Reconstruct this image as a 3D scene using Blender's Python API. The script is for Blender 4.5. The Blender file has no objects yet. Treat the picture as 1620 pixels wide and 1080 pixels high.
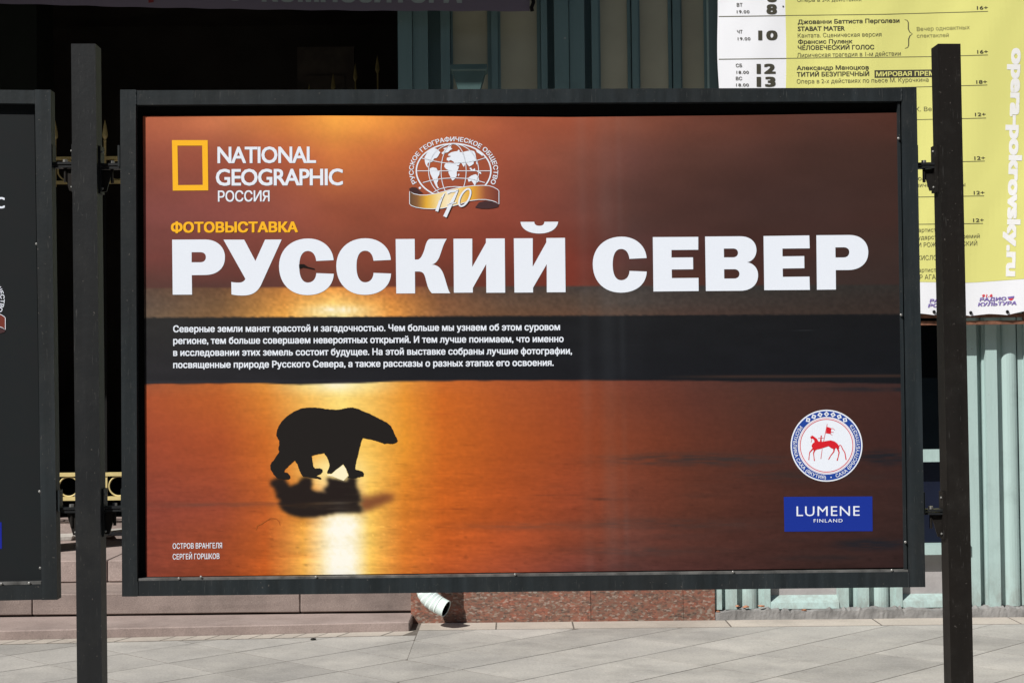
import bpy, bmesh, math, random
import numpy as np
from mathutils import Vector, Matrix
from mathutils.geometry import tessellate_polygon, delaunay_2d_cdt
random.seed(7); rng = np.random.default_rng(11)

# ------------------------------------------------------------------ camera, world, sun, exposure
scn = bpy.context.scene
COL = scn.collection
F, PITCH, ROLL, EYE = 2500.0, math.atan(62/2500), 0.0105, 1.5       # focal length in photo pixels
R0 = Vector((1, 0, 0)); U0 = Vector((0, -math.sin(PITCH), math.cos(PITCH))); FW = Vector((0, math.cos(PITCH), math.sin(PITCH)))
CR = math.cos(ROLL)*R0 - math.sin(ROLL)*U0
CU = math.sin(ROLL)*R0 + math.cos(ROLL)*U0
cam = bpy.data.cameras.new('camera'); camo = bpy.data.objects.new('camera', cam); COL.objects.link(camo)
cam.sensor_width = 36; cam.lens = 36*F/1620; cam.clip_end = 500; cam.clip_start = .05
M = Matrix((CR, CU, -FW)).transposed().to_4x4(); M.translation = Vector((0, 0, EYE))
camo.matrix_world = M; scn.camera = camo

SUN_AZ, SUN_EL = math.radians(43.8), math.radians(44.5)             # left of straight behind the camera
sund = Vector((-math.sin(SUN_AZ)*math.cos(SUN_EL), -math.cos(SUN_AZ)*math.cos(SUN_EL), math.sin(SUN_EL)))
w = bpy.data.worlds.new('World'); scn.world = w; w.use_nodes = True
wn = w.node_tree.nodes; bg = wn['Background']
sky = wn.new('ShaderNodeTexSky'); sky.sky_type = 'NISHITA'; sky.sun_disc = False
sky.sun_elevation = SUN_EL; sky.sun_rotation = math.pi + SUN_AZ
w.node_tree.links.new(sky.outputs[0], bg.inputs[0]); bg.inputs[1].default_value = 0.05
sl = bpy.data.lights.new('sun', 'SUN'); sl.energy = 5.0; sl.angle = math.radians(0.5); sl.color = (1, .965, .91)
so = bpy.data.objects.new('sun', sl); COL.objects.link(so)
so.rotation_euler = sund.to_track_quat('Z', 'Y').to_euler(); so.location = (-6, -6, 12)
scn.view_settings.view_transform = 'Standard'; scn.view_settings.look = 'None'
scn.view_settings.gamma = 1; scn.view_settings.use_curve_mapping = False
scn.view_settings.exposure = 0.20

# ------------------------------------------------------------------ helpers
def ray(px, py):
    return CR*(px-810) - CU*(py-540) + FW*F
def atY(px, py, Y, a=0.0):
    d = ray(px, py); t = Y/(d.y - a*d.x)
    return Vector((d.x*t, d.y*t, EYE + d.z*t))
def ground(px, py, z=0.0):
    d = ray(px, py); t = (z-EYE)/d.z
    return Vector((d.x*t, d.y*t, z))
def lin(c):
    c = np.asarray(c, float)/255.0
    return np.where(c <= .04045, c/12.92, ((c+.055)/1.055)**2.4)

def setp(o, label=None, cat=None, group=None, kind=None):
    if label: o['label'] = label
    if cat: o['category'] = cat
    if group: o['group'] = group
    if kind: o['kind'] = kind
    return o
def empty(name, loc, label=None, cat=None, group=None, kind=None):
    o = bpy.data.objects.new(name, None); COL.objects.link(o); o.location = loc
    o.empty_display_size = .1
    return setp(o, label, cat, group, kind)
def root_loc(o):
    L = Vector((0, 0, 0))
    while o is not None:
        L += Vector(o.location); o = o.parent
    return L
def mobj(name, verts, faces, mat, parent=None, smooth=False, cols=None, origin=None):
    L = root_loc(parent)
    loc = Vector((0, 0, 0))
    if parent is None and origin is not None: loc = Vector(origin); L = loc
    me = bpy.data.meshes.new(name)
    me.from_pydata([tuple(Vector(v)-L) for v in verts], [], faces)
    if cols is not None:
        at = me.color_attributes.new('Col', 'FLOAT_COLOR', 'POINT')
        arr = np.ones((len(verts), 4), np.float32); arr[:, :3] = np.asarray(cols, np.float32)
        at.data.foreach_set('color', arr.ravel())
    me.materials.append(mat); me.update()
    if smooth: me.polygons.foreach_set('use_smooth', [True]*len(me.polygons))
    o = bpy.data.objects.new(name, me); COL.objects.link(o); o.parent = parent
    if parent is None: o.location = loc
    return o
def hexa(name, A, B, mat, parent=None, bev=0.0015, jitter=0, origin=None):
    """A: four front corners TL TR BR BL, B: the four behind them"""
    L = root_loc(parent); loc = None
    if parent is None and origin is not None: L = Vector(origin); loc = L
    bm = bmesh.new()
    v = [bm.verts.new(Vector(p)-L) for p in list(A)+list(B)]
    for f in ((3, 2, 1, 0), (4, 5, 6, 7), (0, 1, 5, 4), (1, 2, 6, 5), (2, 3, 7, 6), (3, 0, 4, 7)):
        bm.faces.new([v[i] for i in f])
    if jitter:
        bmesh.ops.subdivide_edges(bm, edges=[e for e in bm.edges if e.calc_length() > .12], cuts=4, use_grid_fill=True)
        for q in bm.verts: q.co += Vector([random.uniform(-jitter, jitter) for _ in range(3)])
    if bev: bmesh.ops.bevel(bm, geom=[e for e in bm.edges if e.calc_face_angle(0) > .5], offset=bev, segments=1, affect='EDGES')
    bmesh.ops.recalc_face_normals(bm, faces=bm.faces)
    me = bpy.data.meshes.new(name); bm.to_mesh(me); bm.free(); me.materials.append(mat)
    o = bpy.data.objects.new(name, me); COL.objects.link(o); o.parent = parent
    if loc is not None: o.location = loc
    return o
def box(name, x0, x1, y0, y1, z0, z1, mat, parent=None, bev=0.0015, jitter=0, origin=None):
    A = [(x0, y0, z1), (x1, y0, z1), (x1, y0, z0), (x0, y0, z0)]
    return hexa(name, A, [(p[0], y1, p[2]) for p in A], mat, parent, bev, jitter, origin)
def share(src, name, loc, parent, rot=None, scale=None):
    o = bpy.data.objects.new(name, src); COL.objects.link(o); o.parent = parent
    o.location = Vector(loc)-root_loc(parent)
    if rot: o.rotation_euler = rot
    if scale: o.scale = scale
    return o
def tube(name, pts, rad, mat, parent, n=16, ridge=None, inner=None, smooth=True, origin=None):
    pts = [Vector(p) for p in pts]; V = []; Fc = []
    def ring(p, t, r):
        up = Vector((0, -1, 0)) if abs(t.y) < .9 else Vector((0, 0, 1))
        a = t.cross(up).normalized(); b = a.cross(t).normalized()
        return [p+a*math.cos(q)*r+b*math.sin(q)*r for q in [2*math.pi*i/n for i in range(n)]]
    def layer(rads, flip):
        base = len(V)
        for i, p in enumerate(pts):
            t = (pts[min(i+1, len(pts)-1)]-pts[max(i-1, 0)]).normalized()
            V.extend(ring(p, t, rads[i]))
        for i in range(len(pts)-1):
            for k in range(n):
                a = base+i*n+k; b = base+i*n+(k+1) % n
                f = (a, b, b+n, a+n); Fc.append(f[::-1] if flip else f)
        return base
    r = [rad(i) if callable(rad) else rad for i in range(len(pts))]
    b0 = layer(r, False)
    if inner:
        b1 = layer([q-inner for q in r], True); m = (len(pts)-1)*n
        for k in range(n):
            for e in (0, m):
                Fc.append((b0+e+k, b0+e+(k+1) % n, b1+e+(k+1) % n, b1+e+k))
    else:
        Fc.append(tuple(range(b0, b0+n))); Fc.append(tuple(range(b0+(len(pts)-1)*n, b0+len(pts)*n)))
    return mobj(name, V, Fc, mat, parent, smooth, origin=origin)

# ------------------------------------------------------------------ materials
def newmat(name):
    m = bpy.data.materials.new(name); m.use_nodes = True
    nt = m.node_tree; b = nt.nodes['Principled BSDF']
    return m, nt, b
def nd(nt, t, **k):
    n = nt.nodes.new(t)
    for a, v in k.items():
        if a in n.inputs: n.inputs[a].default_value = v
        else: setattr(n, a, v)
    return n
def coords(nt, scale=(1, 1, 1), rot=(0, 0, 0), world=True):
    mp = nd(nt, 'ShaderNodeMapping'); mp.inputs['Scale'].default_value = scale; mp.inputs['Rotation'].default_value = rot
    if world:
        g = nd(nt, 'ShaderNodeNewGeometry'); nt.links.new(g.outputs['Position'], mp.inputs[0])
    else:
        g = nd(nt, 'ShaderNodeTexCoord'); nt.links.new(g.outputs['Object'], mp.inputs[0])
    return mp.outputs[0]
def noise(nt, vec, scale, detail=4, rough=.55):
    n = nd(nt, 'ShaderNodeTexNoise'); n.inputs['Scale'].default_value = scale
    n.inputs['Detail'].default_value = detail; n.inputs['Roughness'].default_value = rough
    nt.links.new(vec, n.inputs['Vector']); return n.outputs['Fac']
def ramp(nt, fac, stops):
    r = nd(nt, 'ShaderNodeValToRGB'); e = r.color_ramp.elements
    while len(e) > 1: e.remove(e[-1])
    e[0].position = stops[0][0]; e[0].color = (*stops[0][1], 1)
    for p, c in stops[1:]:
        q = e.new(p); q.color = (*c, 1)
    nt.links.new(fac, r.inputs[0]); return r.outputs[0]
def mix(nt, fac, a, b, mode='MIX'):
    m = nd(nt, 'ShaderNodeMix'); m.data_type = 'RGBA'; m.blend_type = mode
    for i, v in ((0, fac), (6, a), (7, b)):
        if hasattr(v, 'links'): nt.links.new(v, m.inputs[i])
        else: m.inputs[i].default_value = v if i == 0 else (*v, 1)
    return m.outputs[2]
def bump(nt, b, h, strength, dist):
    n = nd(nt, 'ShaderNodeBump'); n.inputs['Strength'].default_value = strength; n.inputs['Distance'].default_value = dist
    nt.links.new(h, n.inputs['Height']); nt.links.new(n.outputs[0], b.inputs['Normal'])
def grey(v): return (v, v, v)
def rand_tint(nt, col, amt):
    oi = nd(nt, 'ShaderNodeObjectInfo')
    r = ramp(nt, oi.outputs['Random'], [(0, grey(1-amt)), (1, grey(1+amt*.6))])
    return mix(nt, 1.0, col, r, 'MULTIPLY')

def steel(name, dark, light, rough=.5, brown=(.05, .035, .025)):
    m, nt, b = newmat(name)
    v = coords(nt); vs = coords(nt, (9, 9, .5))
    c = ramp(nt, noise(nt, vs, 4, 5), [(.3, dark), (.55, tuple((x+y)/2 for x, y in zip(dark, light))), (.72, light)])
    c2 = mix(nt, noise(nt, v, 3.1, 5), c, brown)
    c3 = mix(nt, ramp(nt, noise(nt, v, 1.7, 3), [(.42, grey(0)), (.62, grey(.75))]), c2, c)
    sc = ramp(nt, noise(nt, coords(nt, (60, 60, 4)), 6, 2), [(.66, grey(0)), (.74, grey(.25))])
    c4 = mix(nt, sc, c3, (.13, .13, .125))
    du = ramp(nt, noise(nt, coords(nt, (1, 1, 1)), 9, 6, .7), [(.5, grey(0)), (.72, grey(.09))])
    c4 = mix(nt, du, c4, (.09, .088, .082))
    sp = ramp(nt, noise(nt, v, 140, 2), [(.70, grey(0)), (.76, grey(.6))])
    c5 = mix(nt, sp, c4, (.11, .10, .09))
    nt.links.new(c5, b.inputs['Base Color'])
    b.inputs['Roughness'].default_value = rough; b.inputs['Specular IOR Level'].default_value = .22
    bump(nt, b, noise(nt, v, 60, 5), .25, .002)
    return m
def plain(name, col, rough=.6, spec=.4, var=.12, sc=6, bmp=0.0, metal=0):
    m, nt, b = newmat(name); v = coords(nt)
    c = ramp(nt, noise(nt, v, sc, 5), [(.3, tuple(x*(1-var) for x in col)), (.7, tuple(min(1, x*(1+var)) for x in col))])
    nt.links.new(c, b.inputs['Base Color'])
    b.inputs['Roughness'].default_value = rough; b.inputs['Specular IOR Level'].default_value = spec; b.inputs['Metallic'].default_value = metal
    if bmp: bump(nt, b, noise(nt, v, 45, 6), .5, bmp)
    return m
def paint(name, col, chip=(.30, .31, .29), rough=.42):
    """old oil paint: streaks, dirt, a few chips and brush bumps"""
    m, nt, b = newmat(name); v = coords(nt); vs = coords(nt, (14, 14, .7))
    c = ramp(nt, noise(nt, vs, 3, 5), [(.3, tuple(x*.94 for x in col)), (.5, col), (.75, tuple(min(1, x*1.03) for x in col))])
    d = ramp(nt, noise(nt, v, 5, 6, .65), [(.56, grey(0)), (.72, grey(.35))])
    c = mix(nt, d, c, tuple(x*.62 for x in col))
    ch = ramp(nt, noise(nt, v, 26, 4, .6), [(.705, grey(0)), (.73, grey(.9))])
    c = mix(nt, ch, c, chip)
    g_ = nd(nt, 'ShaderNodeNewGeometry'); sx = nd(nt, 'ShaderNodeSeparateXYZ'); nt.links.new(g_.outputs['Position'], sx.inputs[0])
    low = nd(nt, 'ShaderNodeMapRange'); nt.links.new(sx.outputs[2], low.inputs[0]); low.inputs[1].default_value = .35; low.inputs[2].default_value = .04; low.inputs[3].default_value = 0; low.inputs[4].default_value = 1
    spl = nd(nt, 'ShaderNodeMath'); spl.operation = 'MULTIPLY'; nt.links.new(low.outputs[0], spl.inputs[0])
    nt.links.new(ramp(nt, noise(nt, coords(nt, (1, 1, .5)), 18, 6, .7), [(.4, grey(0)), (.62, grey(.55))]), spl.inputs[1])
    c = mix(nt, spl.outputs[0], c, (.20, .19, .17))
    nt.links.new(c, b.inputs['Base Color']); b.inputs['Roughness'].default_value = rough
    b.inputs['Specular IOR Level'].default_value = .4
    bump(nt, b, noise(nt, coords(nt, (4, 4, .8)), 22, 6), .35, .003)
    return m
def print_mat(name, rough=.45, spec=.16, wear=True):
    m, nt, b = newmat(name)
    a = nd(nt, 'ShaderNodeVertexColor'); a.layer_name = 'Col'
    v = coords(nt)
    g = ramp(nt, noise(nt, v, 420, 2, .8), [(.25, grey(.975)), (.75, grey(1.02))])
    c = mix(nt, 1.0, a.outputs[0], g, 'MULTIPLY')
    if wear:
        s = ramp(nt, noise(nt, coords(nt, (1.2, 1, 60), (0, .12, 0)), 3, 2), [(.74, grey(0)), (.78, grey(.06))])
        c = mix(nt, s, c, (.35, .4, .45))
    nt.links.new(c, b.inputs['Base Color']); b.inputs['Roughness'].default_value = rough
    b.inputs['Specular IOR Level'].default_value = spec
    bump(nt, b, noise(nt, coords(nt, (1, 1, .6)), 2.2, 2), .25, .012)
    return m

M_FRAME = steel('blued_steel', (.010, .0145, .017), (.027, .036, .042), .5, (.016, .0165, .017))
M_POSTL = steel('dark_steel', (.010, .0115, .013), (.019, .021, .024), .5, (.015, .0155, .016))
M_POSTR = steel('brown_steel', (.006, .0055, .005), (.012, .0105, .0095), .55, (.012, .009, .007))
M_LEDGE = plain('worn_steel_edge', (.10, .10, .098), .45, .5, .5, 30)
M_BACK = plain('black_backing', (.006, .006, .006), .9, .1)
M_ZINC = plain('zinc_bolt', (.30, .30, .29), .35, .5, .25, 80, 0, .5)
M_PRINT = print_mat('laminated_print')
M_VINYL = print_mat('vinyl_print', .55, .2, False)
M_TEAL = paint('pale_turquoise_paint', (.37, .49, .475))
M_TEAL_SHADE = paint('turquoise_paint_in_shade', (.125, .20, .205))  # same turquoise paint, darkened in colour for the shaded wall
M_PANE = plain('beige_blind_panel', (.37, .36, .27), .7, .2, .1, 2.5)
M_GREYP = plain('grey_plaster_panel', (.33, .31, .31), .85, .2, .12, 7, .004)
M_CONC = plain('grey_painted_concrete', (.21, .205, .20), .85, .2, .3, 9, .012)
M_BRICK = plain('crumbled_brick', (.42, .20, .12), .9, .1, .4, 40, .006)
M_GLASS = plain('dark_window_glass', (.002, .003, .004), .12, .25, .3, 2)
M_NAVY = plain('navy_blind', (.005, .008, .022), .6, .2, .2, 3)
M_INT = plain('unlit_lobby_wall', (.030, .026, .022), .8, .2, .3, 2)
M_DOOR = plain('dark_oak', (.045, .038, .030), .5, .3, .4, 6)
M_GOLD = plain('gold_paint', (.60, .49, .22), .45, .5, .15, 12)
M_RUST = plain('rusty_steel', (.17, .075, .045), .7, .3, .45, 22, .002)
M_PIPE = plain('pale_painted_tin', (.66, .76, .74), .4, .5, .08, 14, .001)
M_TEALH = plain('dark_turquoise_tin', (.055, .10, .10), .5, .4, .12, 6)
M_MARBLE = plain('worn_marble', (.48, .45, .42), .6, .3, .2, 9, .003)
M_BLACK = plain('black_litter', (.02, .02, .018), .8, .2)

def stone_mat(name, c1, c2, grain=70, amt=.16, bmp=.003, tint=.10):
    m, nt, b = newmat(name); v = coords(nt)
    c = ramp(nt, noise(nt, v, 2.3, 6, .6), [(.32, c1), (.68, c2)])
    g = ramp(nt, noise(nt, v, grain, 3, .8), [(.3, grey(1-amt)), (.7, grey(1+amt*.7))])
    c = mix(nt, 1.0, c, g, 'MULTIPLY')
    st = ramp(nt, noise(nt, coords(nt, (1, 2.2, 1)), 5, 6, .7), [(.56, grey(0)), (.7, grey(.35))])
    c = mix(nt, st, c, tuple(x*.72 for x in c1))
    dk = ramp(nt, noise(nt, v, 1.3, 5, .7), [(.36, grey(.82)), (.5, grey(1)), (.7, grey(1.08))])
    c = mix(nt, 1.0, c, dk, 'MULTIPLY')
    df = ramp(nt, noise(nt, coords(nt, (3, 3, 3)), 9, 2), [(.70, grey(0)), (.73, grey(.3))])
    c = mix(nt, df, c, tuple(x*.5 for x in c1))
    sp = ramp(nt, noise(nt, v, 55, 2), [(.73, grey(0)), (.77, grey(.8))])
    c = mix(nt, sp, c, tuple(min(1, x*1.5) for x in c2))
    c = rand_tint(nt, c, tint)
    nt.links.new(c, b.inputs['Base Color']); b.inputs['Roughness'].default_value = .8; b.inputs['Specular IOR Level'].default_value = .25
    bump(nt, b, noise(nt, v, 38, 6, .65), .5, bmp)
    return m
M_SLAB = stone_mat('grey_paving_stone', (.315, .302, .285), (.415, .395, .365), 70, .2, .004, .13)
M_BORD = stone_mat('beige_border_stone', (.40, .36, .315), (.46, .41, .36))
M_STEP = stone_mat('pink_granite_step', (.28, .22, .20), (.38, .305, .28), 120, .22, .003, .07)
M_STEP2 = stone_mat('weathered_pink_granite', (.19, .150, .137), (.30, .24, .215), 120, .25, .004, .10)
M_MORT = plain('joint_sand', (.13, .115, .10), .95, .1, .3, 30)
def granite():
    m, nt, b = newmat('red_granite'); v = coords(nt); v2 = coords(nt, (1, 1, 1.9))
    vo = nd(nt, 'ShaderNodeTexVoronoi'); vo.inputs['Scale'].default_value = 62; nt.links.new(v2, vo.inputs['Vector'])
    sep = nd(nt, 'ShaderNodeSeparateColor'); nt.links.new(vo.outputs['Color'], sep.inputs[0])
    c = ramp(nt, sep.outputs[0], [(0, (.05, .038, .035)), (.18, (.12, .075, .06)), (.35, (.24, .09, .06)), (.6, (.27, .11, .075)), (.82, (.22, .16, .12)), (.97, (.40, .34, .29))])
    big = ramp(nt, noise(nt, coords(nt, (1, 1, 2)), 9, 5, .7), [(.35, (.085, .07, .06)), (.5, (.17, .10, .075)), (.66, (.30, .095, .06))])
    c = mix(nt, .48, c, big)
    c = rand_tint(nt, c, .08)
    nt.links.new(c, b.inputs['Base Color']); b.inputs['Roughness'].default_value = .45; b.inputs['Specular IOR Level'].default_value = .3
    bump(nt, b, noise(nt, v, 90, 3), .2, .001)
    return m
M_GRAN = granite()
def ground_mat():
    m, nt, b = newmat('distant_paving'); v = coords(nt, (1, 1, 1), (0, 0, math.radians(-45.5)))
    br = nd(nt, 'ShaderNodeTexBrick'); br.offset = 0; br.squash = 1
    br.inputs['Scale'].default_value = 1; br.inputs['Brick Width'].default_value = .45; br.inputs['Row Height'].default_value = .45
    br.inputs['Mortar Size'].default_value = .004; br.inputs['Color1'].default_value = (.35, .33, .30, 1)
    br.inputs['Color2'].default_value = (.40, .38, .34, 1); br.inputs['Mortar'].default_value = (.14, .12, .10, 1)
    nt.links.new(v, br.inputs['Vector'])
    c = mix(nt, 1.0, br.outputs[0], ramp(nt, noise(nt, coords(nt), 4, 6), [(.3, grey(.85)), (.7, grey(1.1))]), 'MULTIPLY')
    nt.links.new(c, b.inputs['Base Color']); b.inputs['Roughness'].default_value = .85
    return m
M_GROUND = ground_mat()

# ------------------------------------------------------------------ flat print, laid out in photo pixels and laid on a real surface
KP = 0.91
tc = bpy.data.curves.new('type_sample', 'FONT'); tc.resolution_u = 3; tc.fill_mode = 'NONE'
to = bpy.data.objects.new('type_sample', tc); COL.objects.link(to)
def winding(P, Q):
    """winding number of closed loop P round each point of Q"""
    w_ = np.zeros(len(Q)); n = len(P)
    for i in range(n):
        (x1, y1), (x2, y2) = P[i], P[(i+1) % n]
        c = (x2-x1)*(Q[:, 1]-y1)-(Q[:, 0]-x1)*(y2-y1)
        w_ += ((y1 <= Q[:, 1]) & (y2 > Q[:, 1]) & (c > 0))*1.0-((y1 > Q[:, 1]) & (y2 <= Q[:, 1]) & (c < 0))*1.0
    return w_
def fill(loops, holes=None):
    """triangles of everything inside the loops (non-zero winding), holes cut out"""
    every = list(loops)+list(holes or []); vs = []; es = []
    for L in every:
        b0 = len(vs); vs += [Vector((float(p[0]), float(p[1]))) for p in L]; es += [(b0+i, b0+(i+1) % len(L)) for i in range(len(L))]
    ov, oe, of_, _, _, _ = delaunay_2d_cdt(vs, es, [], 0, 1e-7)
    OV = np.array([tuple(v) for v in ov]); T = np.array([tuple(f) for f in of_])
    cen = OV[T].mean(1); w_ = sum(winding(L, cen) for L in loops); keep = np.abs(w_) > .5
    for h_ in holes or []: keep &= np.abs(winding(h_, cen)) < .5
    return OV, T[keep]
_glyphs = {}
def raw_text(s, bold=0.0, space=1.0):
    """outlines of the built-in type, filled by winding (its contours overlap)"""
    key = (s, space)
    if key in _glyphs: return _glyphs[key]
    tc.body = s; tc.space_character = space
    bpy.context.view_layer.update()
    dg = bpy.context.evaluated_depsgraph_get()
    me = bpy.data.meshes.new_from_object(to.evaluated_get(dg))
    n = len(me.vertices); V = np.empty(n*3, np.float32); me.vertices.foreach_get('co', V); V = V.reshape(-1, 3)[:, :2].astype(float)
    nb = [[] for _ in range(n)]
    for e in me.edges: nb[e.vertices[0]].append(e.vertices[1]); nb[e.vertices[1]].append(e.vertices[0])
    seen = [False]*n; loops = []
    for i in range(n):
        if seen[i] or not nb[i]: continue
        L = [i]; seen[i] = True
        nx = i+1 if i+1 in nb[i] else nb[i][0]
        while not seen[nx]:
            L.append(nx); seen[nx] = True
            c = [q for q in nb[nx] if not seen[q]]
            if not c: break
            nx = c[0]
        if len(L) > 2: loops.append(L)
    bpy.data.meshes.remove(me)
    def sa(L): P = V[L]; x, y = P[:, 0], P[:, 1]; return .5*float(np.sum(x*np.roll(y, -1)-np.roll(x, -1)*y))
    A = [sa(L) for L in loops]; BB = [(V[L].min(0), V[L].max(0)) for L in loops]; grp = list(range(len(A)))
    def find(k):
        while grp[k] != k: k = grp[k]
        return k
    for i in range(len(A)):
        for j in range(i):
            if (BB[i][0] <= BB[j][1]).all() and (BB[j][0] <= BB[i][1]).all(): grp[find(i)] = find(j)
    OVs = []; Ts = []; k0 = 0
    for g in sorted(set(find(k) for k in range(len(A)))):
        OV, T = fill([V[loops[k]] for k in range(len(A)) if find(k) == g])
        OVs.append(OV); Ts.append(T+k0); k0 += len(OV)
    VV = np.concatenate(OVs); _glyphs[key] = (VV, np.concatenate(Ts), np.zeros(len(VV))); return _glyphs[key]
CAPH = raw_text('Н')[0][:, 1].max()

class Print:
    def __init__(s): s.V = []; s.C = []; s.F = []; s.L = []; s.n = 0
    def add(s, V, T, col, lf=0.0):
        V = np.asarray(V, float); col = np.asarray(col, float)
        if col.ndim == 1: col = np.tile(col, (len(V), 1))
        s.V.append(V); s.L.append(np.zeros(len(V))+lf); s.C.append(lin(col)*KP); s.F.append(np.asarray(T)+s.n); s.n += len(V); return s
    def poly(s, pts, col, holes=()):
        V, T = fill([pts], holes); return s.add(V, T, col)
    def stroke(s, pts, wd, col, closed=False):
        P = [np.array(p, float) for p in pts]; n = len(P); L = []
        ws = wd if hasattr(wd, '__len__') else [wd]*n
        for i in range(n):
            a = P[(i-1) % n] if (closed or i > 0) else P[i]; b = P[(i+1) % n] if (closed or i < n-1) else P[i]
            d = (b-a)/(np.linalg.norm(b-a)+1e-9); q = np.array([-d[1], d[0]])*ws[i]/2
            L += [P[i]+q, P[i]-q]
        T = []
        for i in range(n if closed else n-1):
            a, b, c, d = 2*i, 2*i+1, (2*i+2) % (2*n), (2*i+3) % (2*n)
            T += [(a, b, d), (a, d, c)]
        return s.add(L, T, col)
    def ellipse(s, cx, cy, rx, ry, col, n=72, a0=0, a1=2*math.pi):
        pts = [(cx+rx*math.cos(a0+(a1-a0)*i/n), cy-ry*math.sin(a0+(a1-a0)*i/n)) for i in range(n)]
        V = [(cx, cy)]+pts; T = [(0, i+1, (i+1) % n+1) for i in range(n)]
        return s.add(V, T, col)
    def ering(s, cx, cy, rx, ry, wd, col, a0=0, a1=2*math.pi, n=72):
        full = abs(a1-a0-2*math.pi) < 1e-6
        pts = [(cx+rx*math.cos(a0+(a1-a0)*i/n), cy-ry*math.sin(a0+(a1-a0)*i/n)) for i in range(n if full else n+1)]
        return s.stroke(pts, wd, col, full)
    def text(s, t, p0, p1, h, col, bold=0.0, space=1.0, shear=0.0, path=None):
        V0, T, gl_ = raw_text(t, 0.0, space)
        x0, x1 = V0[:, 0].min()-max(bold, 0), V0[:, 0].max()+max(bold, 0)
        kh = h/(CAPH+2*max(bold, 0)*.8)
        sh_ = [(0, 0)] if bold < .003 else [(-bold, -.8*bold), (bold, -.8*bold), (-bold, .8*bold), (bold, .8*bold)]
        if bold > .03: sh_ += [(0, 0), (0, -.8*bold), (0, .8*bold), (-bold, 0), (bold, 0)]
        for n_, (bx, by) in enumerate(sh_):
            V = V0+np.array([bx, by+.8*max(bold, 0)])
            u = (V[:, 0]-x0)/(x1-x0); v = V[:, 1]*kh
            if path is None:
                a0 = np.array(p0, float); d = np.array(p1, float)-a0; Ln = np.linalg.norm(d); e = d/Ln
                up = np.array([e[1], -e[0]])
                P = a0+np.outer(u*Ln+shear*v, e)+np.outer(v, up)
            else:
                P = np.array([path(a) for a in u]); pos = P[:, :2]; e = P[:, 2:]
                P = pos+np.stack([e[:, 1], -e[:, 0]], 1)*v[:, None]
            s.add(P, T, col, n_*.00005+gl_)
        return s
    def build(s, name, parent, mapper, lift, mat):
        V = np.concatenate(s.V); C = np.concatenate(s.C); T = np.concatenate(s.F)
        Lf = np.concatenate(s.L); W = [mapper(p[0], p[1], lift+l) for p, l in zip(V.tolist(), Lf.tolist())]
        # face the camera
        F_ = []
        for a, b, c in T:
            x = (V[b][0]-V[a][0])*(V[c][1]-V[a][1])-(V[b][1]-V[a][1])*(V[c][0]-V[a][0])
            F_.append((int(a), int(c), int(b)) if x > 0 else (int(a), int(b), int(c)))
        return mobj(name, W, F_, mat, parent, False, C)
def arcpath(fn, t0, t1, n=200):
    ts = np.linspace(t0, t1, n); P = np.array([fn(t) for t in ts]); L = np.concatenate([[0], np.cumsum(np.linalg.norm(np.diff(P, axis=0), axis=1))]); L /= L[-1]
    D = np.gradient(P, axis=0); D /= np.linalg.norm(D, axis=1)[:, None]
    def f(a): return [np.interp(a, L, P[:, 0]), np.interp(a, L, P[:, 1]), np.interp(a, L, D[:, 0]), np.interp(a, L, D[:, 1])]
    return f
def path_pts(cmds):
    out = []; cur = None
    for c in cmds:
        if len(c) == 2: out.append(c); cur = c
        else:
            a, b, d = c[0:2], c[2:4], c[4:6]
            for i in range(1, 13):
                t = i/12; k = 1-t
                out.append(tuple(k**3*cur[j]+3*k*k*t*a[j]+3*k*t*t*b[j]+t**3*d[j] for j in (0, 1)))
            cur = d
    return out

# ================================================================== GROUND AND PAVEMENT
WALL = 9.87
ground_o = mobj('ground', [(-40, -30, -.045), (40, -30, -.045), (40, 40, -.045), (-40, 40, -.045)], [(0, 1, 2, 3)], M_GROUND)
setp(ground_o, kind='structure')
pav = mobj('pavement', [(-4.6, 6.2, -.0012), (4.6, 6.2, -.0012), (4.6, WALL+.1, -.0012), (-4.6, WALL+.1, -.0012)], [(0, 1, 2, 3)], M_MORT)
setp(pav, kind='structure')
def clip(poly, nx, ny, c):
    out = []
    for i in range(len(poly)):
        a, b = poly[i], poly[(i+1) % len(poly)]
        da, db = nx*a[0]+ny*a[1]-c, nx*b[0]+ny*b[1]-c
        if da <= 0: out.append(a)
        if da*db < 0:
            t = da/(da-db); out.append((a[0]+(b[0]-a[0])*t, a[1]+(b[1]-a[1])*t))
    return out
def area(p): return .5*abs(sum(p[i][0]*p[(i+1) % len(p)][1]-p[(i+1) % len(p)][0]*p[i][1] for i in range(len(p))))
def slab(name, poly, mat, parent, z=0.0, th=.035, inset=.0036):
    if len(poly) < 3 or area(poly) < .0015: return None
    L = root_loc(parent); bm = bmesh.new()
    cx = sum(p[0] for p in poly)/len(poly); cy = sum(p[1] for p in poly)/len(poly)
    tx, ty = random.uniform(-.0006, .0006), random.uniform(-.0006, .0006)
    top = []; 
    for p in poly:
        d = math.hypot(p[0]-cx, p[1]-cy)+1e-6; k = 1-inset*1.4/d
        x, y = cx+(p[0]-cx)*k, cy+(p[1]-cy)*k
        top.append(Vector((x, y, z+tx*(x-cx)+ty*(y-cy)))-L)
    tv = [bm.verts.new(v) for v in top]; bv = [bm.verts.new(v-Vector((0, 0, th))) for v in top]
    n = len(tv); bm.faces.new(tv)
    for i in range(n): bm.faces.new((tv[i], bv[i], bv[(i+1) % n], tv[(i+1) % n]))
    bmesh.ops.recalc_face_normals(bm, faces=bm.faces)
    me = bpy.data.meshes.new(name); bm.to_mesh(me); bm.free(); me.materials.append(mat)
    o = bpy.data.objects.new(name, me); COL.objects.link(o); o.parent = parent; return o
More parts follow.
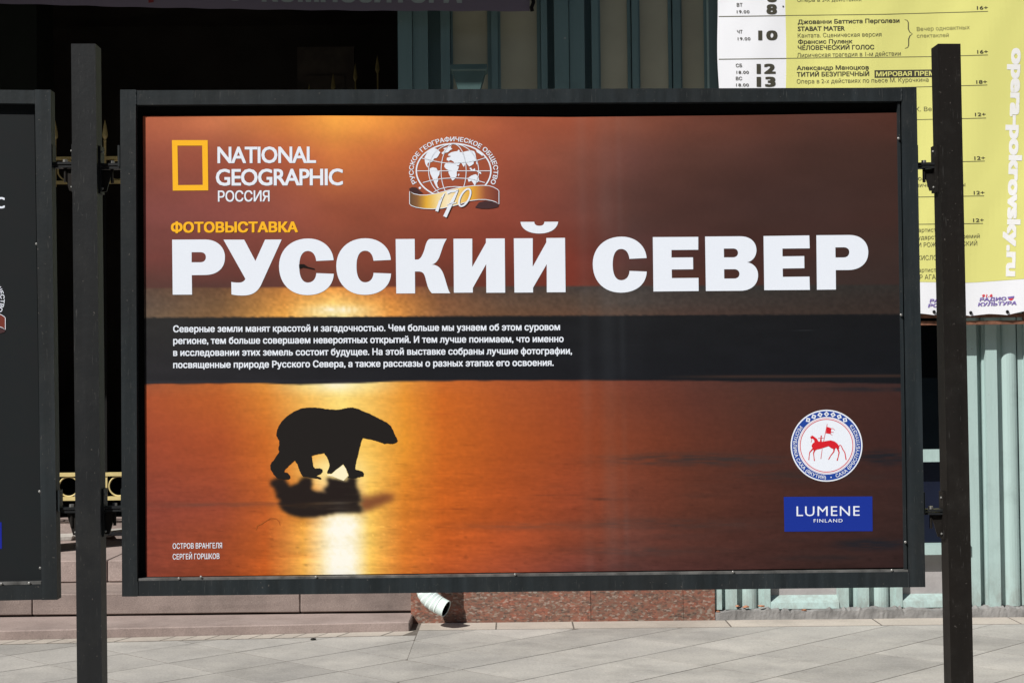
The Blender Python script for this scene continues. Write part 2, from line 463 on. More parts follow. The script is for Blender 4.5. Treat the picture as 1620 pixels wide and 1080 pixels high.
A45 = math.radians(45.5); e1 = (math.cos(A45), math.sin(A45)); e2 = (-math.sin(A45), math.cos(A45))
S1, S2, O1, O2 = .455, .445, -.2123, .2116
# front edge of the entrance steps: a line a little off the wall's own direction
SF0 = ground(0, 1012); SF1 = ground(648, 997.5)
sa = (SF1.y-SF0.y)/(SF1.x-SF0.x)
def step_y(x): return SF0.y+sa*(x-SF0.x)
XE = SF1.x                                                            # right end of the steps
nl = math.hypot(sa, 1)
for i in range(-2, 34):
    for j in range(-2, 34):
        a0, b0 = O1+(i)*S1, O2+(j)*S2
        P = [(a0, b0), (a0+S1, b0), (a0+S1, b0+S2), (a0, b0+S2)]
        P = [(e1[0]*a+e2[0]*b, e1[1]*a+e2[1]*b) for a, b in P]
        cx = sum(p[0] for p in P)/4; cy = sum(p[1] for p in P)/4
        if not (-4.3 < cx < 4.3 and 6.5 < cy < 9.95): continue
        base = clip(P, 0, 1, 9.585)
        # left of the step end the slabs stop short of the steps
        left = clip(clip(base, 1, 0, XE+.05), -sa/nl, 1/nl, (SF0.y-sa*SF0.x-.17)/nl) if base else []
        right = clip(base, -1, 0, -(XE+.05)) if base else []
        z = random.uniform(-.0003, .0005)
        if left and right and area(left) > .002 and area(right) > .002 and max(p[1] for p in P) < 9.2:
            slab('paving_slab', base, M_SLAB, pav, z)
        else:
            for q in (left, right):
                if q: slab('paving_slab', q, M_SLAB, pav, z)
# border stones along the wall and along the steps
x = XE+.05
while x < 4.3:
    wd = .47 if x < 0 else random.uniform(.75, 1.15)
    slab('border_stone', [(x, 9.60), (x+wd, 9.60), (x+wd, WALL), (x, WALL)], M_BORD, pav, random.uniform(-.0003, .0004)); x += wd+.001
x = XE+.03
while x > -4.4:
    wd = random.choice([.125, .125, .13, .26])
    y0, y1 = step_y(x)-.155, step_y(x)
    slab('border_stone', [(x-wd-.06, step_y(x-wd)-.155), (x-.06, y0), (x, y1), (x-wd, step_y(x-wd))], M_BORD, pav, random.uniform(-.0003, .0004)); x -= wd+.003

opp = empty('added_street_building', (0, -10, 0), 'unseen grey building added across the street to block sky and deepen the wall shade', 'building')  # unseen, added to block the front sky and deepen the wall's shade
box('wall', -30, 26, -22, -9.0, 0, 13.6, plain('grey_render', (.16, .15, .14), .9, .1, .1, 1), opp, .02)
for i in range(18):
    for j in range(4):
        box('window', -28.6+i*3, -27.2+i*3, -8.998, -8.96, 1.2+j*3.1, 3.1+j*3.1, M_GLASS, opp, .01)
# ================================================================== ENTRANCE STEPS
steps = empty('entrance_steps', (-2.2, 9.5, 0), kind='structure')
def tread_block(x0, x1, y0f, y1f, z0, z1, bev=.006, mat=M_STEP, jit=.0008):
    A = [(x0, y0f(x0), z1), (x1, y0f(x1), z1), (x1, y0f(x1), z0), (x0, y0f(x0), z0)]
    B = [(x0, y1f(x0), z1), (x1, y1f(x1), z1), (x1, y1f(x1), z0), (x0, y1f(x0), z0)]
    return hexa('step_block', A, B, mat, steps, bev, jit)
r2 = lambda x: WALL+.055
r3 = lambda x: 10.48
for a, b in ((-6.6, -4.2), (-4.198, XE)):
    tread_block(a, b, step_y, lambda x: WALL+.30, -.03, .055)
jx = atY(475, 950, 9.93).x
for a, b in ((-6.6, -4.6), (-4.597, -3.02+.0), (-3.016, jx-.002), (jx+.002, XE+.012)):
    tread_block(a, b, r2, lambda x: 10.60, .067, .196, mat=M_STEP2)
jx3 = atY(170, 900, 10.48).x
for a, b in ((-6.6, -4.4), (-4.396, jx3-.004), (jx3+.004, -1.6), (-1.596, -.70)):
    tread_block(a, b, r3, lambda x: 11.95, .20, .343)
# broken marble at the gate threshold
for k in range(26):
    x = -6.2+k*.22; yy = 11.8+random.uniform(-.06, .06)
    zz = .345+random.choice([0, .033])
    o = hexa('marble_fragment', [(x, yy, zz+.03), (x+.27, yy+.05, zz+.025+random.uniform(0, .012)), (x+.26, yy+.05, zz), (x, yy, zz+random.uniform(0, .006))],
             [(x, yy+.3, zz+.03), (x+.27, yy+.3, zz+.03), (x+.27, yy+.3, zz), (x, yy+.3, zz)], M_MARBLE, steps, .004, .003)
box('threshold_block', -6.6, -.72, 12.12, 12.5, .30, .46, M_STEP, steps, .004)

# ================================================================== BUILDING
bld = empty('building', (1.0, WALL+.3, 0), 'turquoise painted building front with fluted pilasters, red granite base and a dark open entrance', 'building')
XP = atY(629, 80, WALL).x                                             # right jamb of the entrance
HT = 7.2
def X(px, py=80, Y=WALL): return atY(px, py, Y).x
def Z(px, py, Y=WALL): return atY(px, py, Y).z
# granite base
gz = .95
for a, b in ((650, 934.3), (935, 1080.6), (1081.2, 1131)):
    box('granite_slab', X(a, 960), X(b, 960), WALL, WALL+.12, -.02, gz, M_GRAN, bld, .0012)
# solid wall behind everything, leaving the entrance open
WB = WALL+.17
box('wall', XP+.01, 5.2, WB, WB+.25, 0, HT, M_TEAL_SHADE, bld, 0)
box('wall', -9.5, -6.6, WALL+.02, WALL+.45, 0, HT, M_TEAL_SHADE, bld, 0)
box('lintel', -6.598, XP+.008, WALL+.03, WALL+.45, 4.25, HT, M_TEAL_SHADE, bld, 0)
# lobby: a dark room behind the opening
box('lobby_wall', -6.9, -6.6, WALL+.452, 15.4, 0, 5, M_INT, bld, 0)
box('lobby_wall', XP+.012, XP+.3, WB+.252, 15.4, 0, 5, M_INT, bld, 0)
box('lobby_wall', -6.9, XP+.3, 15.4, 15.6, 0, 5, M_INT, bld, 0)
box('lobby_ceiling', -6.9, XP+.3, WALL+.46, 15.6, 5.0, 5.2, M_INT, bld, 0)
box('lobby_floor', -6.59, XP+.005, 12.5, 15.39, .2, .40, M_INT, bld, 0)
for a, b in ((0, 60), (470, 560)):
    xa, xb = atY(a, 80, 13.6).x, atY(b, 80, 13.6).x
    d = box('lobby_door', xa, xb, 13.6, 13.7, .4, 4.4, M_DOOR, bld, .004)
    for zz in (.7, 2.0, 3.2):
        box('door_panel', xa+.08, xb-.08, 13.585, 13.598, zz, zz+.95, M_DOOR, d, .006)
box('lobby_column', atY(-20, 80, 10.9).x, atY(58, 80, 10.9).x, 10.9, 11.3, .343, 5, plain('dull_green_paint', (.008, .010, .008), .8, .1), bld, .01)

# vertical members, each one a part (px left, px right, front depth from WALL, rounded)
def strip(px0, px1, dep, z0, z1, pyref, mat=M_TEAL, rnd=False, name='pilaster_strip', back=None):
    x0, x1 = X(px0, pyref, WALL+dep), X(px1, pyref, WALL+dep)
    yb = WB-.003 if back is None else back
    if not rnd: return box(name, x0, x1, WALL+dep, yb, z0, z1, mat, bld, .004)
    n = 9; c = (x0+x1)/2; r = (x1-x0)/2; V = []; Fc = []
    prof = [(x0, yb)]+[(c-r*math.cos(math.pi*i/n), WALL+dep+.028-.028*math.sin(math.pi*i/n)) for i in range(n+1)]+[(x1, yb)]
    for zz in (z0, z1): V += [(p[0], p[1], zz) for p in prof]
    m = len(prof)
    Fc = [(i, i+1, i+1+m, i+m) for i in range(m-1)]+[tuple(range(m))[::-1], tuple(range(m, 2*m))]
    return mobj(name, V, Fc, mat, bld, False)
ZB = .062
# lower right part of the wall: three-strip pilasters between window bays, one bay every 209 pixels
for k in range(0, 5):
    s = k*209
    def band(a, b, dep, rnd=False): strip(a+s, b+s, dep, ZB, HT, 950, M_TEAL, rnd)
    if k == 0:
        band(1132, 1142, .015)
    band(1148, 1166, .020); band(1175, 1199, .035, True); band(1209, 1219, .045)
    if k: band(1118, 1134, .045)
    for g0, g1 in ((1142, 1148), (1166, 1175), (1199, 1209)):
        strip(g0+s-.5, g1+s+.5, .065, ZB, HT, 950, M_TEAL, name='groove_board')
    strip(1134+s-.5, 1140+s+.5, .10, ZB, HT, 950, M_TEAL, name='groove_board') if k else None
    # bay
    a, b = 1219+s, 1327+s
    xa, xb = X(a, 950, WALL+.05), X(b, 950, WALL+.05)
    z_sill = Z(1230, 955)
    # sloping sill at the foot
    A = [(xa+.001, WALL+.04, ZB+.035), (xb-.001, WALL+.04, ZB+.035), (xb-.001, WALL+.03, ZB-.002), (xa+.001, WALL+.03, ZB-.002)]
    B = [(xa+.001, WALL+.125, ZB+.078), (xb-.001, WALL+.125, ZB+.078), (xb-.001, WALL+.125, ZB-.002), (xa+.001, WALL+.125, ZB-.002)]
    hexa('bay_sill', A, B, M_TEAL, bld, .004)
    box('bay_panel', xa+.001, xb-.001, WALL+.115, WB-.002, ZB, .40, M_GREYP, bld, 0)
    win = box('window', xa+.001, xb-.001, WALL+.155, WB-.001, .40, 3.2, M_GLASS, bld, 0)
    z1, z2 = Z(1470, 878), Z(1470, 862); z3, z4 = Z(1470, 731), Z(1470, 712)
    box('window_sill', xa+.002, xb-.002, WALL+.03, WALL+.153, z1, z2, M_TEAL, win, .003)
    box('window_rail', xa+.002, xb-.002, WALL+.05, WALL+.153, z3, z4, M_TEAL, win, .003)
    box('pane', xa+.03, xb-.03, WALL+.145, WALL+.154, z2+.003, z3-.003, M_NAVY, win, 0)
    box('pane', xa+.03, xb-.03, WALL+.145, WALL+.154, z4+.003, 2.04, M_GLASS, win, 0)
    box('window_head', xa+.002, xb-.002, WALL+.06, WALL+.153, 2.045, 2.16, M_TEAL, win, .003)
    for q0, q1 in ((a-.5, a+7), (b-9, b+.5)):
        box('window_stile', X(q0, 700), X(q1, 700), WALL+.075, WALL+.152, .402, 3.2, M_TEAL, win, .003)
# upper left part, over the granite: glazed bays with mullions
def up(a, b, dep, mat=M_TEAL_SHADE, **k): strip(a, b, dep, gz-.1, HT, 80, mat, **k)
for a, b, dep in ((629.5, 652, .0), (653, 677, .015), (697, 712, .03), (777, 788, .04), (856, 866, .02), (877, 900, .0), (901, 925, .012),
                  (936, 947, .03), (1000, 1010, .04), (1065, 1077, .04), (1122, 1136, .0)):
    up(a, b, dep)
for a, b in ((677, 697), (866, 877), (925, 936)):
    up(a+.3, b-.3, .12, M_TEAL_SHADE, name='groove_board')
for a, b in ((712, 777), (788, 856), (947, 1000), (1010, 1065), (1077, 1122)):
    fr = box('window', X(a), X(b), WALL+.10, WB-.002, gz, HT, M_TEAL_SHADE, bld, 0)
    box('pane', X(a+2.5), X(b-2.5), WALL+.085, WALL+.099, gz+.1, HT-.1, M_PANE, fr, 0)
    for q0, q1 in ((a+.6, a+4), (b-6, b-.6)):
        box('window_bead', X(q0), X(q1), WALL+.07, WALL+.0845, gz, HT, M_TEAL_SHADE, fr, .002)
# crumbling concrete base on the right
xc = X(1131.5, 960)
n = 0
V = []; Fc = []; nx = 260; xs = np.linspace(xc, 5.2, nx)
hts = [.050+.004*math.sin(x*9)+.004*math.sin(x*23+1)+.005*random.random()+(.010 if random.random() < .08 else 0)-(.018 if random.random() < .05 else 0) for x in xs]
fr_ = [WALL-.006+.0015*random.random()+.004*math.sin(x*5)+.002*math.sin(x*14) for x in xs]
for x, h, f in zip(xs, hts, fr_):
    V += [(x, f-.006, -.02), (x, f-.002+.004*random.random(), h*.5), (x, f+.004, h), (x, f+.05, h+.012), (x, WB-.02, h+.012)]
for i in range(nx-1):
    for q in range(4):
        a = i*5+q; Fc.append((a, a+5, a+6, a+1))
mobj('concrete_base', V, Fc, M_CONC, bld, False)
for px_, py_, sz in ((1136, 967, 5), (1167, 958, 4), (1180, 959, 7), (1204, 958, 6), (1272, 964, 5), (1376, 964, 7), (1384, 965, 5), (1413, 966, 5), (1560, 966, 6), (1585, 962, 4), (1617, 968, 6), (1132, 972, 4)):
    p = atY(px_, py_, WALL+.012)
    bm = bmesh.new(); bmesh.ops.create_icosphere(bm, subdivisions=1, radius=sz*.0026)
    for v in bm.verts: v.co = Vector((v.co.x*1.6, v.co.y, v.co.z*.55))*random.uniform(.6, 1.2)
    me = bpy.data.meshes.new('brick_chip'); bm.to_mesh(me); bm.free(); me.materials.append(M_BRICK)
    share(me, 'brick_chip', p, bld)

# unseen canopy above the entrance, its fascia added to shade the upper wall
can = empty('shade_canopy', (-2.2, 9.2, 4.65), 'unseen canopy over the entrance with a tall fascia shaped to shade the wall', 'canopy')
box('fascia', -4.8, .22, 8.66, 8.74, 4.65, 7.0, M_TEAL_SHADE, can, .01)
box('canopy_slab', -4.8, .22, 8.742, WALL-.01, 5.0, 5.15, M_TEAL_SHADE, can, .005)
box('canopy_side', .14, .22, 8.742, WALL-.01, 5.152, 7.0, M_TEAL_SHADE, can, .005)

# ================================================================== GILDED GATE
YG = 12.0
gate = empty('entrance_gate', (-4, YG, .4), 'gold painted iron gate with rings between rails and spear points, inside the dark entrance', 'gate')
def gx(px): return atY(px, 500, YG).x
zr = [(Z(140, 791, YG), Z(140, 785, YG)), (Z(140, 753, YG), Z(140, 747, YG)), (Z(140, 291, YG), Z(140, 286, YG)), (Z(140, 253, YG), Z(140, 248, YG))]
xr0, xr1 = -6.55, gx(618)
for a, b in zr: box('rail', xr0, xr1, YG-.015, YG+.015, a, b, M_GOLD, gate, .002)
bars = []
k = -48
while True:
    px = 167.3+39.6*k; k += 1
    if gx(px) < xr0: continue
    if px > 440: break
    bars.append(px)
tip0 = Z(140, 190, YG)
def torus(R, r, n=32, m=8):
    V = []; Fc = []
    for i in range(n):
        for j in range(m):
            a, b = 2*math.pi*i/n, 2*math.pi*j/m
            V.append(((R+r*math.cos(b))*math.cos(a), r*math.sin(b), (R+r*math.cos(b))*math.sin(a)))
            Fc.append((i*m+j, i*m+(j+1) % m, ((i+1) % n)*m+(j+1) % m, ((i+1) % n)*m+j))
    me = bpy.data.meshes.new('ring'); me.from_pydata(V, [], Fc); me.materials.append(M_GOLD); me.polygons.foreach_set('use_smooth', [True]*len(me.polygons)); return me
def cone(name, prof, n=8):
    V = []; Fc = []
    for r, z in prof: V += [(r*math.cos(2*math.pi*i/n), r*math.sin(2*math.pi*i/n), z) for i in range(n)]
    for j in range(len(prof)-1):
        for i in range(n): Fc.append((j*n+i, j*n+(i+1) % n, (j+1)*n+(i+1) % n, (j+1)*n+i))
    me = bpy.data.meshes.new(name); me.from_pydata(V, [], Fc); me.materials.append(M_GOLD); return me
ringm = torus((zr[1][0]-zr[0][1])/2-.002, .0065)
spm = cone('spear_point', [(.001, .15), (.012, .10), (.022, .035), (.020, .02), (.008, 0), (.013, -.01), (.008, -.02)])
M_IRON = plain('black_iron', (.006, .006, .006), .6, .2)
for px in bars:
    x = gx(px)
    box('bar', x-.008, x+.008, YG-.008, YG+.008, zr[2][0]-.02, tip0-.148, M_GOLD, gate, .001)
    box('bar', x-.007, x+.007, YG-.007, YG+.007, zr[1][1]+.001, zr[2][0]-.021, M_IRON, gate, 0)
    box('bar', x-.008, x+.008, YG-.008, YG+.008, zr[0][0]+.001, zr[1][1], M_GOLD, gate, .001)
    share(spm, 'spear_point', (x, YG, tip0-.15), gate)
    for q in (0, 2):
        share(ringm, 'ring', (gx(px+19.8), YG, (zr[q][1]+zr[q+1][0])/2), gate)
YI = 13.3
M_GOLD_SHADE = plain('shaded_gold_paint', (.20, .17, .07), .6, .2, .15, 12)  # gate gold with the lobby's shade put into its colour
spd = cone('spear_point', [(.001, .15), (.011, .10), (.02, .035), (.017, .02), (.007, 0)]); spd.materials.clear(); spd.materials.append(M_GOLD_SHADE)
inner = empty('inner_gate', (atY(540, 500, YI).x, YI, .4), 'dim inner gate of thin spear topped bars deep in the dark entrance', 'gate')
for px, py in ((451, 150), (489, 133), (527, 116), (562, 101), (597, 88)):
    p = atY(px, py, YI)
    box('bar', p.x-.006, p.x+.006, YI-.006, YI+.006, .40, p.z-.14, M_GOLD_SHADE, inner, .001)
    share(spd, 'spear_point', (p.x, YI, p.z-.15), inner)
box('rail', atY(440, 500, YI).x, atY(608, 500, YI).x, YI-.01, YI+.01, 2.4, 2.45, M_GOLD_SHADE, inner, .001)

# ================================================================== RAINWATER PIPE
YPp = WALL-.17
pipe = empty('drainpipe', tuple(atY(690, 960, YPp)), 'pale mint tin drainpipe ending in a ribbed elbow over the paving beside the steps', 'drainpipe')
V = []; Fc = []
T4 = [atY(714, 103, YPp-.06), atY(771, 103, YPp-.06), atY(771, 103, YPp+.09), atY(714, 103, YPp+.09)]
cxp = atY(742, 103, YPp).x
zt = T4[0].z; hv = []
for z, wx, wy in ((zt, .112, .08), (zt-.03, .112, .08), (zt-.04, .10, .07), (zt-.21, .05, .05), (zt-.3, .045, .045)):
    hv += [(cxp-wx, YPp-wy, z), (cxp+wx, YPp-wy, z), (cxp+wx, YPp+wy, z), (cxp-wx, YPp+wy, z)]
for j in range(4):
    for i in range(4): Fc.append((j*4+i, j*4+(i+1) % 4, (j+1)*4+(i+1) % 4, (j+1)*4+i))
mobj('hopper_head', hv, Fc, M_TEALH, pipe)
xe = atY(671.5, 935, YPp).x
pp = [(cxp, YPp, zt-.28), (cxp, YPp, 2.5), (cxp-.02, YPp, 2.42), (xe+.03, YPp, 1.9), (xe, YPp, 1.8), (xe, YPp, .9), (xe, YPp, .36)]
tube('downpipe', pp, .052, M_PIPE, pipe, 18)
ctrl = [(671.5, 905), (671.8, 922), (673.5, 934), (679, 944.5), (688, 952.5), (698, 958.5), (706, 962.5)]
cp = [atY(a, b, YPp-.012*i) for i, (a, b) in enumerate(ctrl)]
fine = []
N = 42
for i in range(N+1):
    t = i/N*(len(cp)-1); k = min(int(t), len(cp)-2); f = t-k
    p0, p1, p2, p3 = cp[max(k-1, 0)], cp[k], cp[k+1], cp[min(k+2, len(cp)-1)]
    fine.append(.5*((2*p1)+(p2-p0)*f+(2*p0-5*p1+4*p2-p3)*f*f+(3*p1-p0-3*p2+p3)*f**3))
tube('elbow', fine, lambda i: .0570-.00012*i+(.0030*(1-(i % 4)/3) if i < 33 else 0), M_PIPE, pipe, 26, inner=.003, smooth=False)
tube('elbow_shade_sleeve', fine[4:-1], lambda i: .0455, M_BACK, pipe, 20, inner=.001)  # black sleeve stands in for the shade inside the elbow

# ================================================================== BANNERS
def bannerY(px, py, base, amp=.006):
    return base+amp*math.sin(px*.035+py*.008)+amp*.8*math.sin(px*.011-py*.021+1)+.0007*math.sin(px*.105+py*.035+2*math.sin(py*.02))
YB = WALL-.135
def bmap(px, py, lift): return atY(px, py, bannerY(px, py, YB)-lift)
def cloth(name, xl, xr, ytop, ybot, mapper, colf, mat, parent=None, origin=None, nx=90, ny=80):
    V = []; C = []; Fc = []
    for j in range(ny+1):
        for i in range(nx+1):
            px_ = xl(j/ny)+(xr-xl(j/ny))*i/nx; b = ybot(px_); py_ = ytop+(b-ytop)*j/ny
            V.append(mapper(px_, py_, 0)); C.append(lin(colf(px_, py_))*KP)
    for j in range(ny):
        for i in range(nx):
            a = j*(nx+1)+i; Fc.append((a, a+nx+1, a+nx+2, a+1))
    return mobj(name, V, Fc, mat, parent, True, C, origin)
def bbot(px): 
    g = [1420, 1478, 1536, 1594, 1652, 1710, 1768]
    base = np.interp(px, [1135, 1453, 1536, 1594, 1640, 1780], [499, 498, 500, 498.5, 492, 489])
    d = min(abs(px-q) for q in g); return base-2.8*min(1, d/29)**.7
def byel(px): return np.interp(px, [1135, 1453, 1500, 1520, 1545, 1580, 1620, 1780], [448, 446, 446.5, 447.5, 446.5, 444, 441, 436])
XR = 1780
sb = empty('theatre_schedule_banner', tuple(atY(1450, 500, YB)), 'yellow and white vinyl opera schedule banner behind the right post', 'banner')
sheet = cloth('sheet', lambda t: 1135.5+2.2*math.sin(t*12)+1.5*math.sin(t*31), XR, -420, bbot, bmap,
              lambda x, y: (236, 238, 244), M_VINYL, sb)
pr = Print()
pts = [(1243, -418)]+[(1243+1.0*math.sin(y*.05), y) for y in range(-400, 446, 15)]+[(1244, 447.5)]+[(x, byel(x)) for x in range(1250, XR, 10)]+[(XR-2, byel(XR)), (XR-2, -418)]
# the yellow field as strips so that it follows the folds
V = []; T = []; n = 0
ys = np.linspace(-418, 1, 61)
for j in range(61):
    for i in range(61):
        xx = 1243+.9*math.sin(j*.4)+(XR-2-1243)*i/60; yb = byel(xx); V.append((xx, -418+(yb+418)*j/60))
for j in range(60):
    for i in range(60):
        a = j*61+i; T += [(a, a+61, a+62), (a, a+62, a+1)]
pr.add(V, T, (222, 220, 134)); pr.build('yellow_field', sheet, bmap, .0010, M_VINYL)
DK = (70, 68, 58); DG = (95, 93, 70)
def T_(t, x0, y0, x1, y1, h, col=DK, bold=0, space=1.0, shear=0, lf=.0022):
    Print().text(t, (x0, y0), (x1, y1), h, col, bold, space, shear).build('lettering', sheet, bmap, lf, M_VINYL)
def mark(pr, name='printed_rule', lf=.0018): pr.build(name, sheet, bmap, lf, M_VINYL)
T_('6', 1213, 3.5, 1229, 3.5, 17, DK, .045); T_('8', 1212.5, 22.7, 1229, 22.7, 16.5, DK, .045)
T_('ВТ', 1165.5, 10.8, 1174.5, 10.8, 5.6, DK, .012); T_('19.00', 1165.5, 21.3, 1185.5, 21.3, 5, DK, .01, 1.1)
T_('ЧТ', 1166, 53.3, 1174.5, 53.3, 5.6, DK, .012); T_('19.00', 1167, 64, 1187, 64, 5, DK, .01, 1.1)
T_('10', 1199.5, 63.8, 1230, 63.6, 16, DK, .045, 1.1)
T_('СБ', 1164, 106.5, 1174, 106.4, 5.4, DK, .012); T_('18.00', 1165, 117, 1184.5, 117, 5, DK, .01, 1.1)
T_('12', 1197, 117, 1227, 116.8, 16.5, DK, .045); T_('ВС', 1164, 127, 1174, 127, 5.4, DK, .012)
T_('18.00', 1164.5, 137, 1184.5, 137, 5, DK, .01, 1.1); T_('13', 1197, 137.5, 1227, 137.3, 16.5, DK, .045)
mark(Print().ellipse(1239, 10.6, 1.4, 1.4, DK, 10), 'printed_dot')
T_('Опера в 3-х действиях', 1261, 3.5, 1363, 2, 6.5, DG)
T_('Джованни Баттиста Перголези', 1262, 38.6, 1423, 36.3, 7.2, DK, .022)
T_('STABAT MATER', 1262, 49.6, 1336.5, 48.8, 7.6, DK, .026)
T_('Кантата. Сценическая версия', 1262, 60, 1394.5, 57.8, 6.8, DG)
T_('Франсис Пуленк', 1262.5, 69.8, 1348.5, 68.9, 6.8, DK, .022)
T_('ЧЕЛОВЕЧЕСКИЙ ГОЛОС', 1262, 79.6, 1383, 78.4, 7.3, DK, .024)
T_('Лирическая трагедия в 1-м действии', 1261, 91.2, 1425, 88.2, 7, DG)
T_('Александр Маноцков', 1260.5, 111.3, 1374.5, 110.2, 7, DK, .022)
T_('ТИТИЙ БЕЗУПРЕЧНЫЙ', 1260.5, 121.8, 1375, 120.6, 7.4, DK, .024)
T_('Опера в 2-х действиях по пьесе М. Курочкина', 1260.5, 132.6, 1469, 129.6, 7, DG)
mark(Print().stroke([(1383.5+i*3.24, 117.5-i*.04) for i in range(41)], 12.2, DK), 'printed_box', .0014)
T_('Вечер одноактных', 1450.5, 49.5, 1534, 46.5, 6.4, (130, 127, 85)); T_('спектаклей', 1450.5, 60, 1501, 58.8, 6, (130, 127, 85))
for t, x0, x1, y in (('16+', 1545.5, 1563, 15.8), ('16+', 1546, 1563, 85.3), ('18+', 1544.5, 1561.5, 133), ('12+', 1542.5, 1559.5, 184.3), ('12+', 1541.5, 1558.5, 253.3), ('12+', 1540.5, 1557.5, 308), ('12+', 1539.5, 1556.5, 351.5)):
    T_(t, x0, y, x1, y-.5, 6, DK, .018)
for L_ in ([(1137, 26.5), (1243, 25), (1400, 23), (1563, 18.5)], [(1137, 94), (1243, 92.7), (1473, 90), (1563, 87.3)], [(1383, 139.5), (1450, 138), (1562, 134.8)], [(1400, 190.5), (1453, 189.5), (1560, 187)],
           [(1440, 258), (1558, 255)], [(1440, 312), (1557, 310)], [(1440, 355), (1555, 353.6)]):
    Q = []
    for a, b in zip(L_[:-1], L_[1:]):
        Q += [(a[0]+(b[0]-a[0])*i/40, a[1]+(b[1]-a[1])*i/40) for i in range(40)]
    mark(Print().stroke(Q+[L_[-1]], 1.1, DG), lf=.0016)
mark(Print().stroke([(1431, 31.5), (1435, 32.5), (1437, 36), (1437, 46), (1439, 51), (1443.5, 54), (1439.5, 57), (1437.5, 62), (1437.5, 72), (1436, 75.5), (1431.5, 77)], [.8, 1.2, 1.6, 1.8, 1.4, .8, 1.4, 1.8, 1.6, 1.2, .8], DG), 'printed_brace')
T_('на музыке К. Вебера', 1388, 177.5, 1500, 175.5, 7, DG)
T_('Одноактная', 1432, 286, 1492, 285, 7, DG); T_('комические оперы', 1436, 296.5, 1527, 295, 7, DG)
T_('артистка', 1453, 367.2, 1490, 366.6, 6.6, DG); T_('государственных премий', 1438, 379.3, 1550, 376.5, 6.8, DG); T_('И РОЖДЕСТВЕНСКИЙ', 1452.5, 391, 1546, 388.3, 7, DG)
T_('КИСЛОВ', 1452, 411.5, 1488, 411, 7.5, DG); T_('артистка', 1453, 430.5, 1490, 430, 6.6, DG); T_('Р АГАПОВ', 1455, 442, 1500, 441, 7.5, DG)
PU = (128, 108, 178); RD = (226, 70, 84)
for dx, dy, w2 in ((0, 0, 'КУЛЬТУРА'), (-79, 2, 'РОССИИ')):
    e = 0 if dx == 0 else -9
    if dx == 0: T_('91.6', 1553, 470.2, 1570, 469.4, 4.6, RD, .03, 1, .25)
    T_('РАДИО', 1549.5+dx, 476.6+dy, 1591.5+dx, 475+dy, 5.6, PU, .035, 1, .25)
    T_(w2, 1547+dx, 484.4+dy, 1608+dx+e, 482+dy, 5.8, PU, .035, 1, .25)
    mark(Print().poly([(1594+dx, 469.6+dy), (1604.5+dx, 468+dy), (1604.3+dx, 471+dy), (1594.6+dx, 472.4+dy)], PU), 'logo_mark')
    mark(Print().poly([(1595+dx, 473+dy), (1604+dx, 471.6+dy), (1601+dx, 475+dy), (1598.5+dx, 475.4+dy)], RD), 'logo_mark')
T_('МИРОВАЯ ПРЕМЬЕРА', 1386, 121.3, 1509, 119.6, 7.6, (222, 220, 134), .026, lf=.003)
pr = Print()
pr.text('opera-pokrovsky.ru', (1600.2, 76), (1591.2, 437), 22.5, (238, 238, 238), .05)
pr.build('website_lettering', sheet, bmap, .0022, M_VINYL)
bm = bmesh.new(); bmesh.ops.create_cone(bm, cap_ends=True, segments=12, radius1=.0105, radius2=.008, depth=.006)
bmesh.ops.rotate(bm, verts=bm.verts, matrix=Matrix.Rotation(math.pi/2, 3, 'X'))
gm = bpy.data.meshes.new('grommet'); bm.to_mesh(gm); bm.free(); gm.materials.append(M_BACK)
for px_ in (1420, 1478, 1536, 1594, 1652, 1710): share(gm, 'grommet', bmap(px_, bbot(px_)-5.5, .008), sb)
# rusty hanging frame behind it
hf = empty('banner_rack', tuple(atY(1500, 512, YB+.05)), 'rusty steel rack carrying the yellow schedule banner', 'rack')
YR = YB+.04
for y0, y1, dy in ((496.5, 502.2, .0), (507.3, 513.4, .0)):
    x0, x1 = atY(1140, 500, YR).x, atY(XR-8, 500, YR).x
    z0, z1 = atY(1540, y1, YR).z, atY(1540, y0, YR).z
    box('rail', x0, x1, YR, YR+.025, z0, z1, M_RUST, hf, .002)
for px_ in (1150, 1372, 1622, 1760):
    x0 = atY(px_, 500, YR).x
    box('upright', x0-.012, x0+.012, YR+.001, YR+.024, atY(1540, 507, YR).z, 4.6, M_RUST, hf, .002)
    for zz in (atY(1540, 507, YR).z+.1, 3.6):
        box('wall_tie', x0-.01, x0+.01, YR+.0245, WALL+.03, zz, zz+.02, M_RUST, hf, 0)

# dark banner over the entrance
YD = WALL-.10
def dmap(px, py, lift): return atY(px, py, bannerY(px, py, YD, .010)-lift)
db = empty('dark_banner', tuple(atY(420, 15, YD)), 'dark grey fabric banner with pale lettering hanging across the top of the entrance', 'banner')
ds = cloth('sheet', lambda t: -150, 838, -230, lambda x: np.interp(x, [-150, 0, 100, 200, 420, 600, 840], [4, 6, 8.5, 11.5, 15.5, 17.5, 18.3])+.5*math.sin(x*.08), dmap,
           lambda x, y: (112, 103, 116), M_VINYL, db, nx=120, ny=30)
pr = Print()
for pr in (Print().text('КОМПОЗИТОРА', (414, 3.2), (731, 5.2), 40, (150, 160, 160), .05), Print().text('С', (358, 1.0), (384, 1.5), 40, (140, 145, 150), .05), Print().poly([(233, -30), (243, -30), (243, 4), (235, 5)], (120, 40, 40))):
    pr.build('lettering', ds, dmap, .004, M_VINYL)
tube('tie_cord', [atY(840+q[0], q[1], YD-.02) for q in ((0, -30), (2, -8), (4, 4), (1, 12), (2, 18))], .012, M_BACK, db, 8)

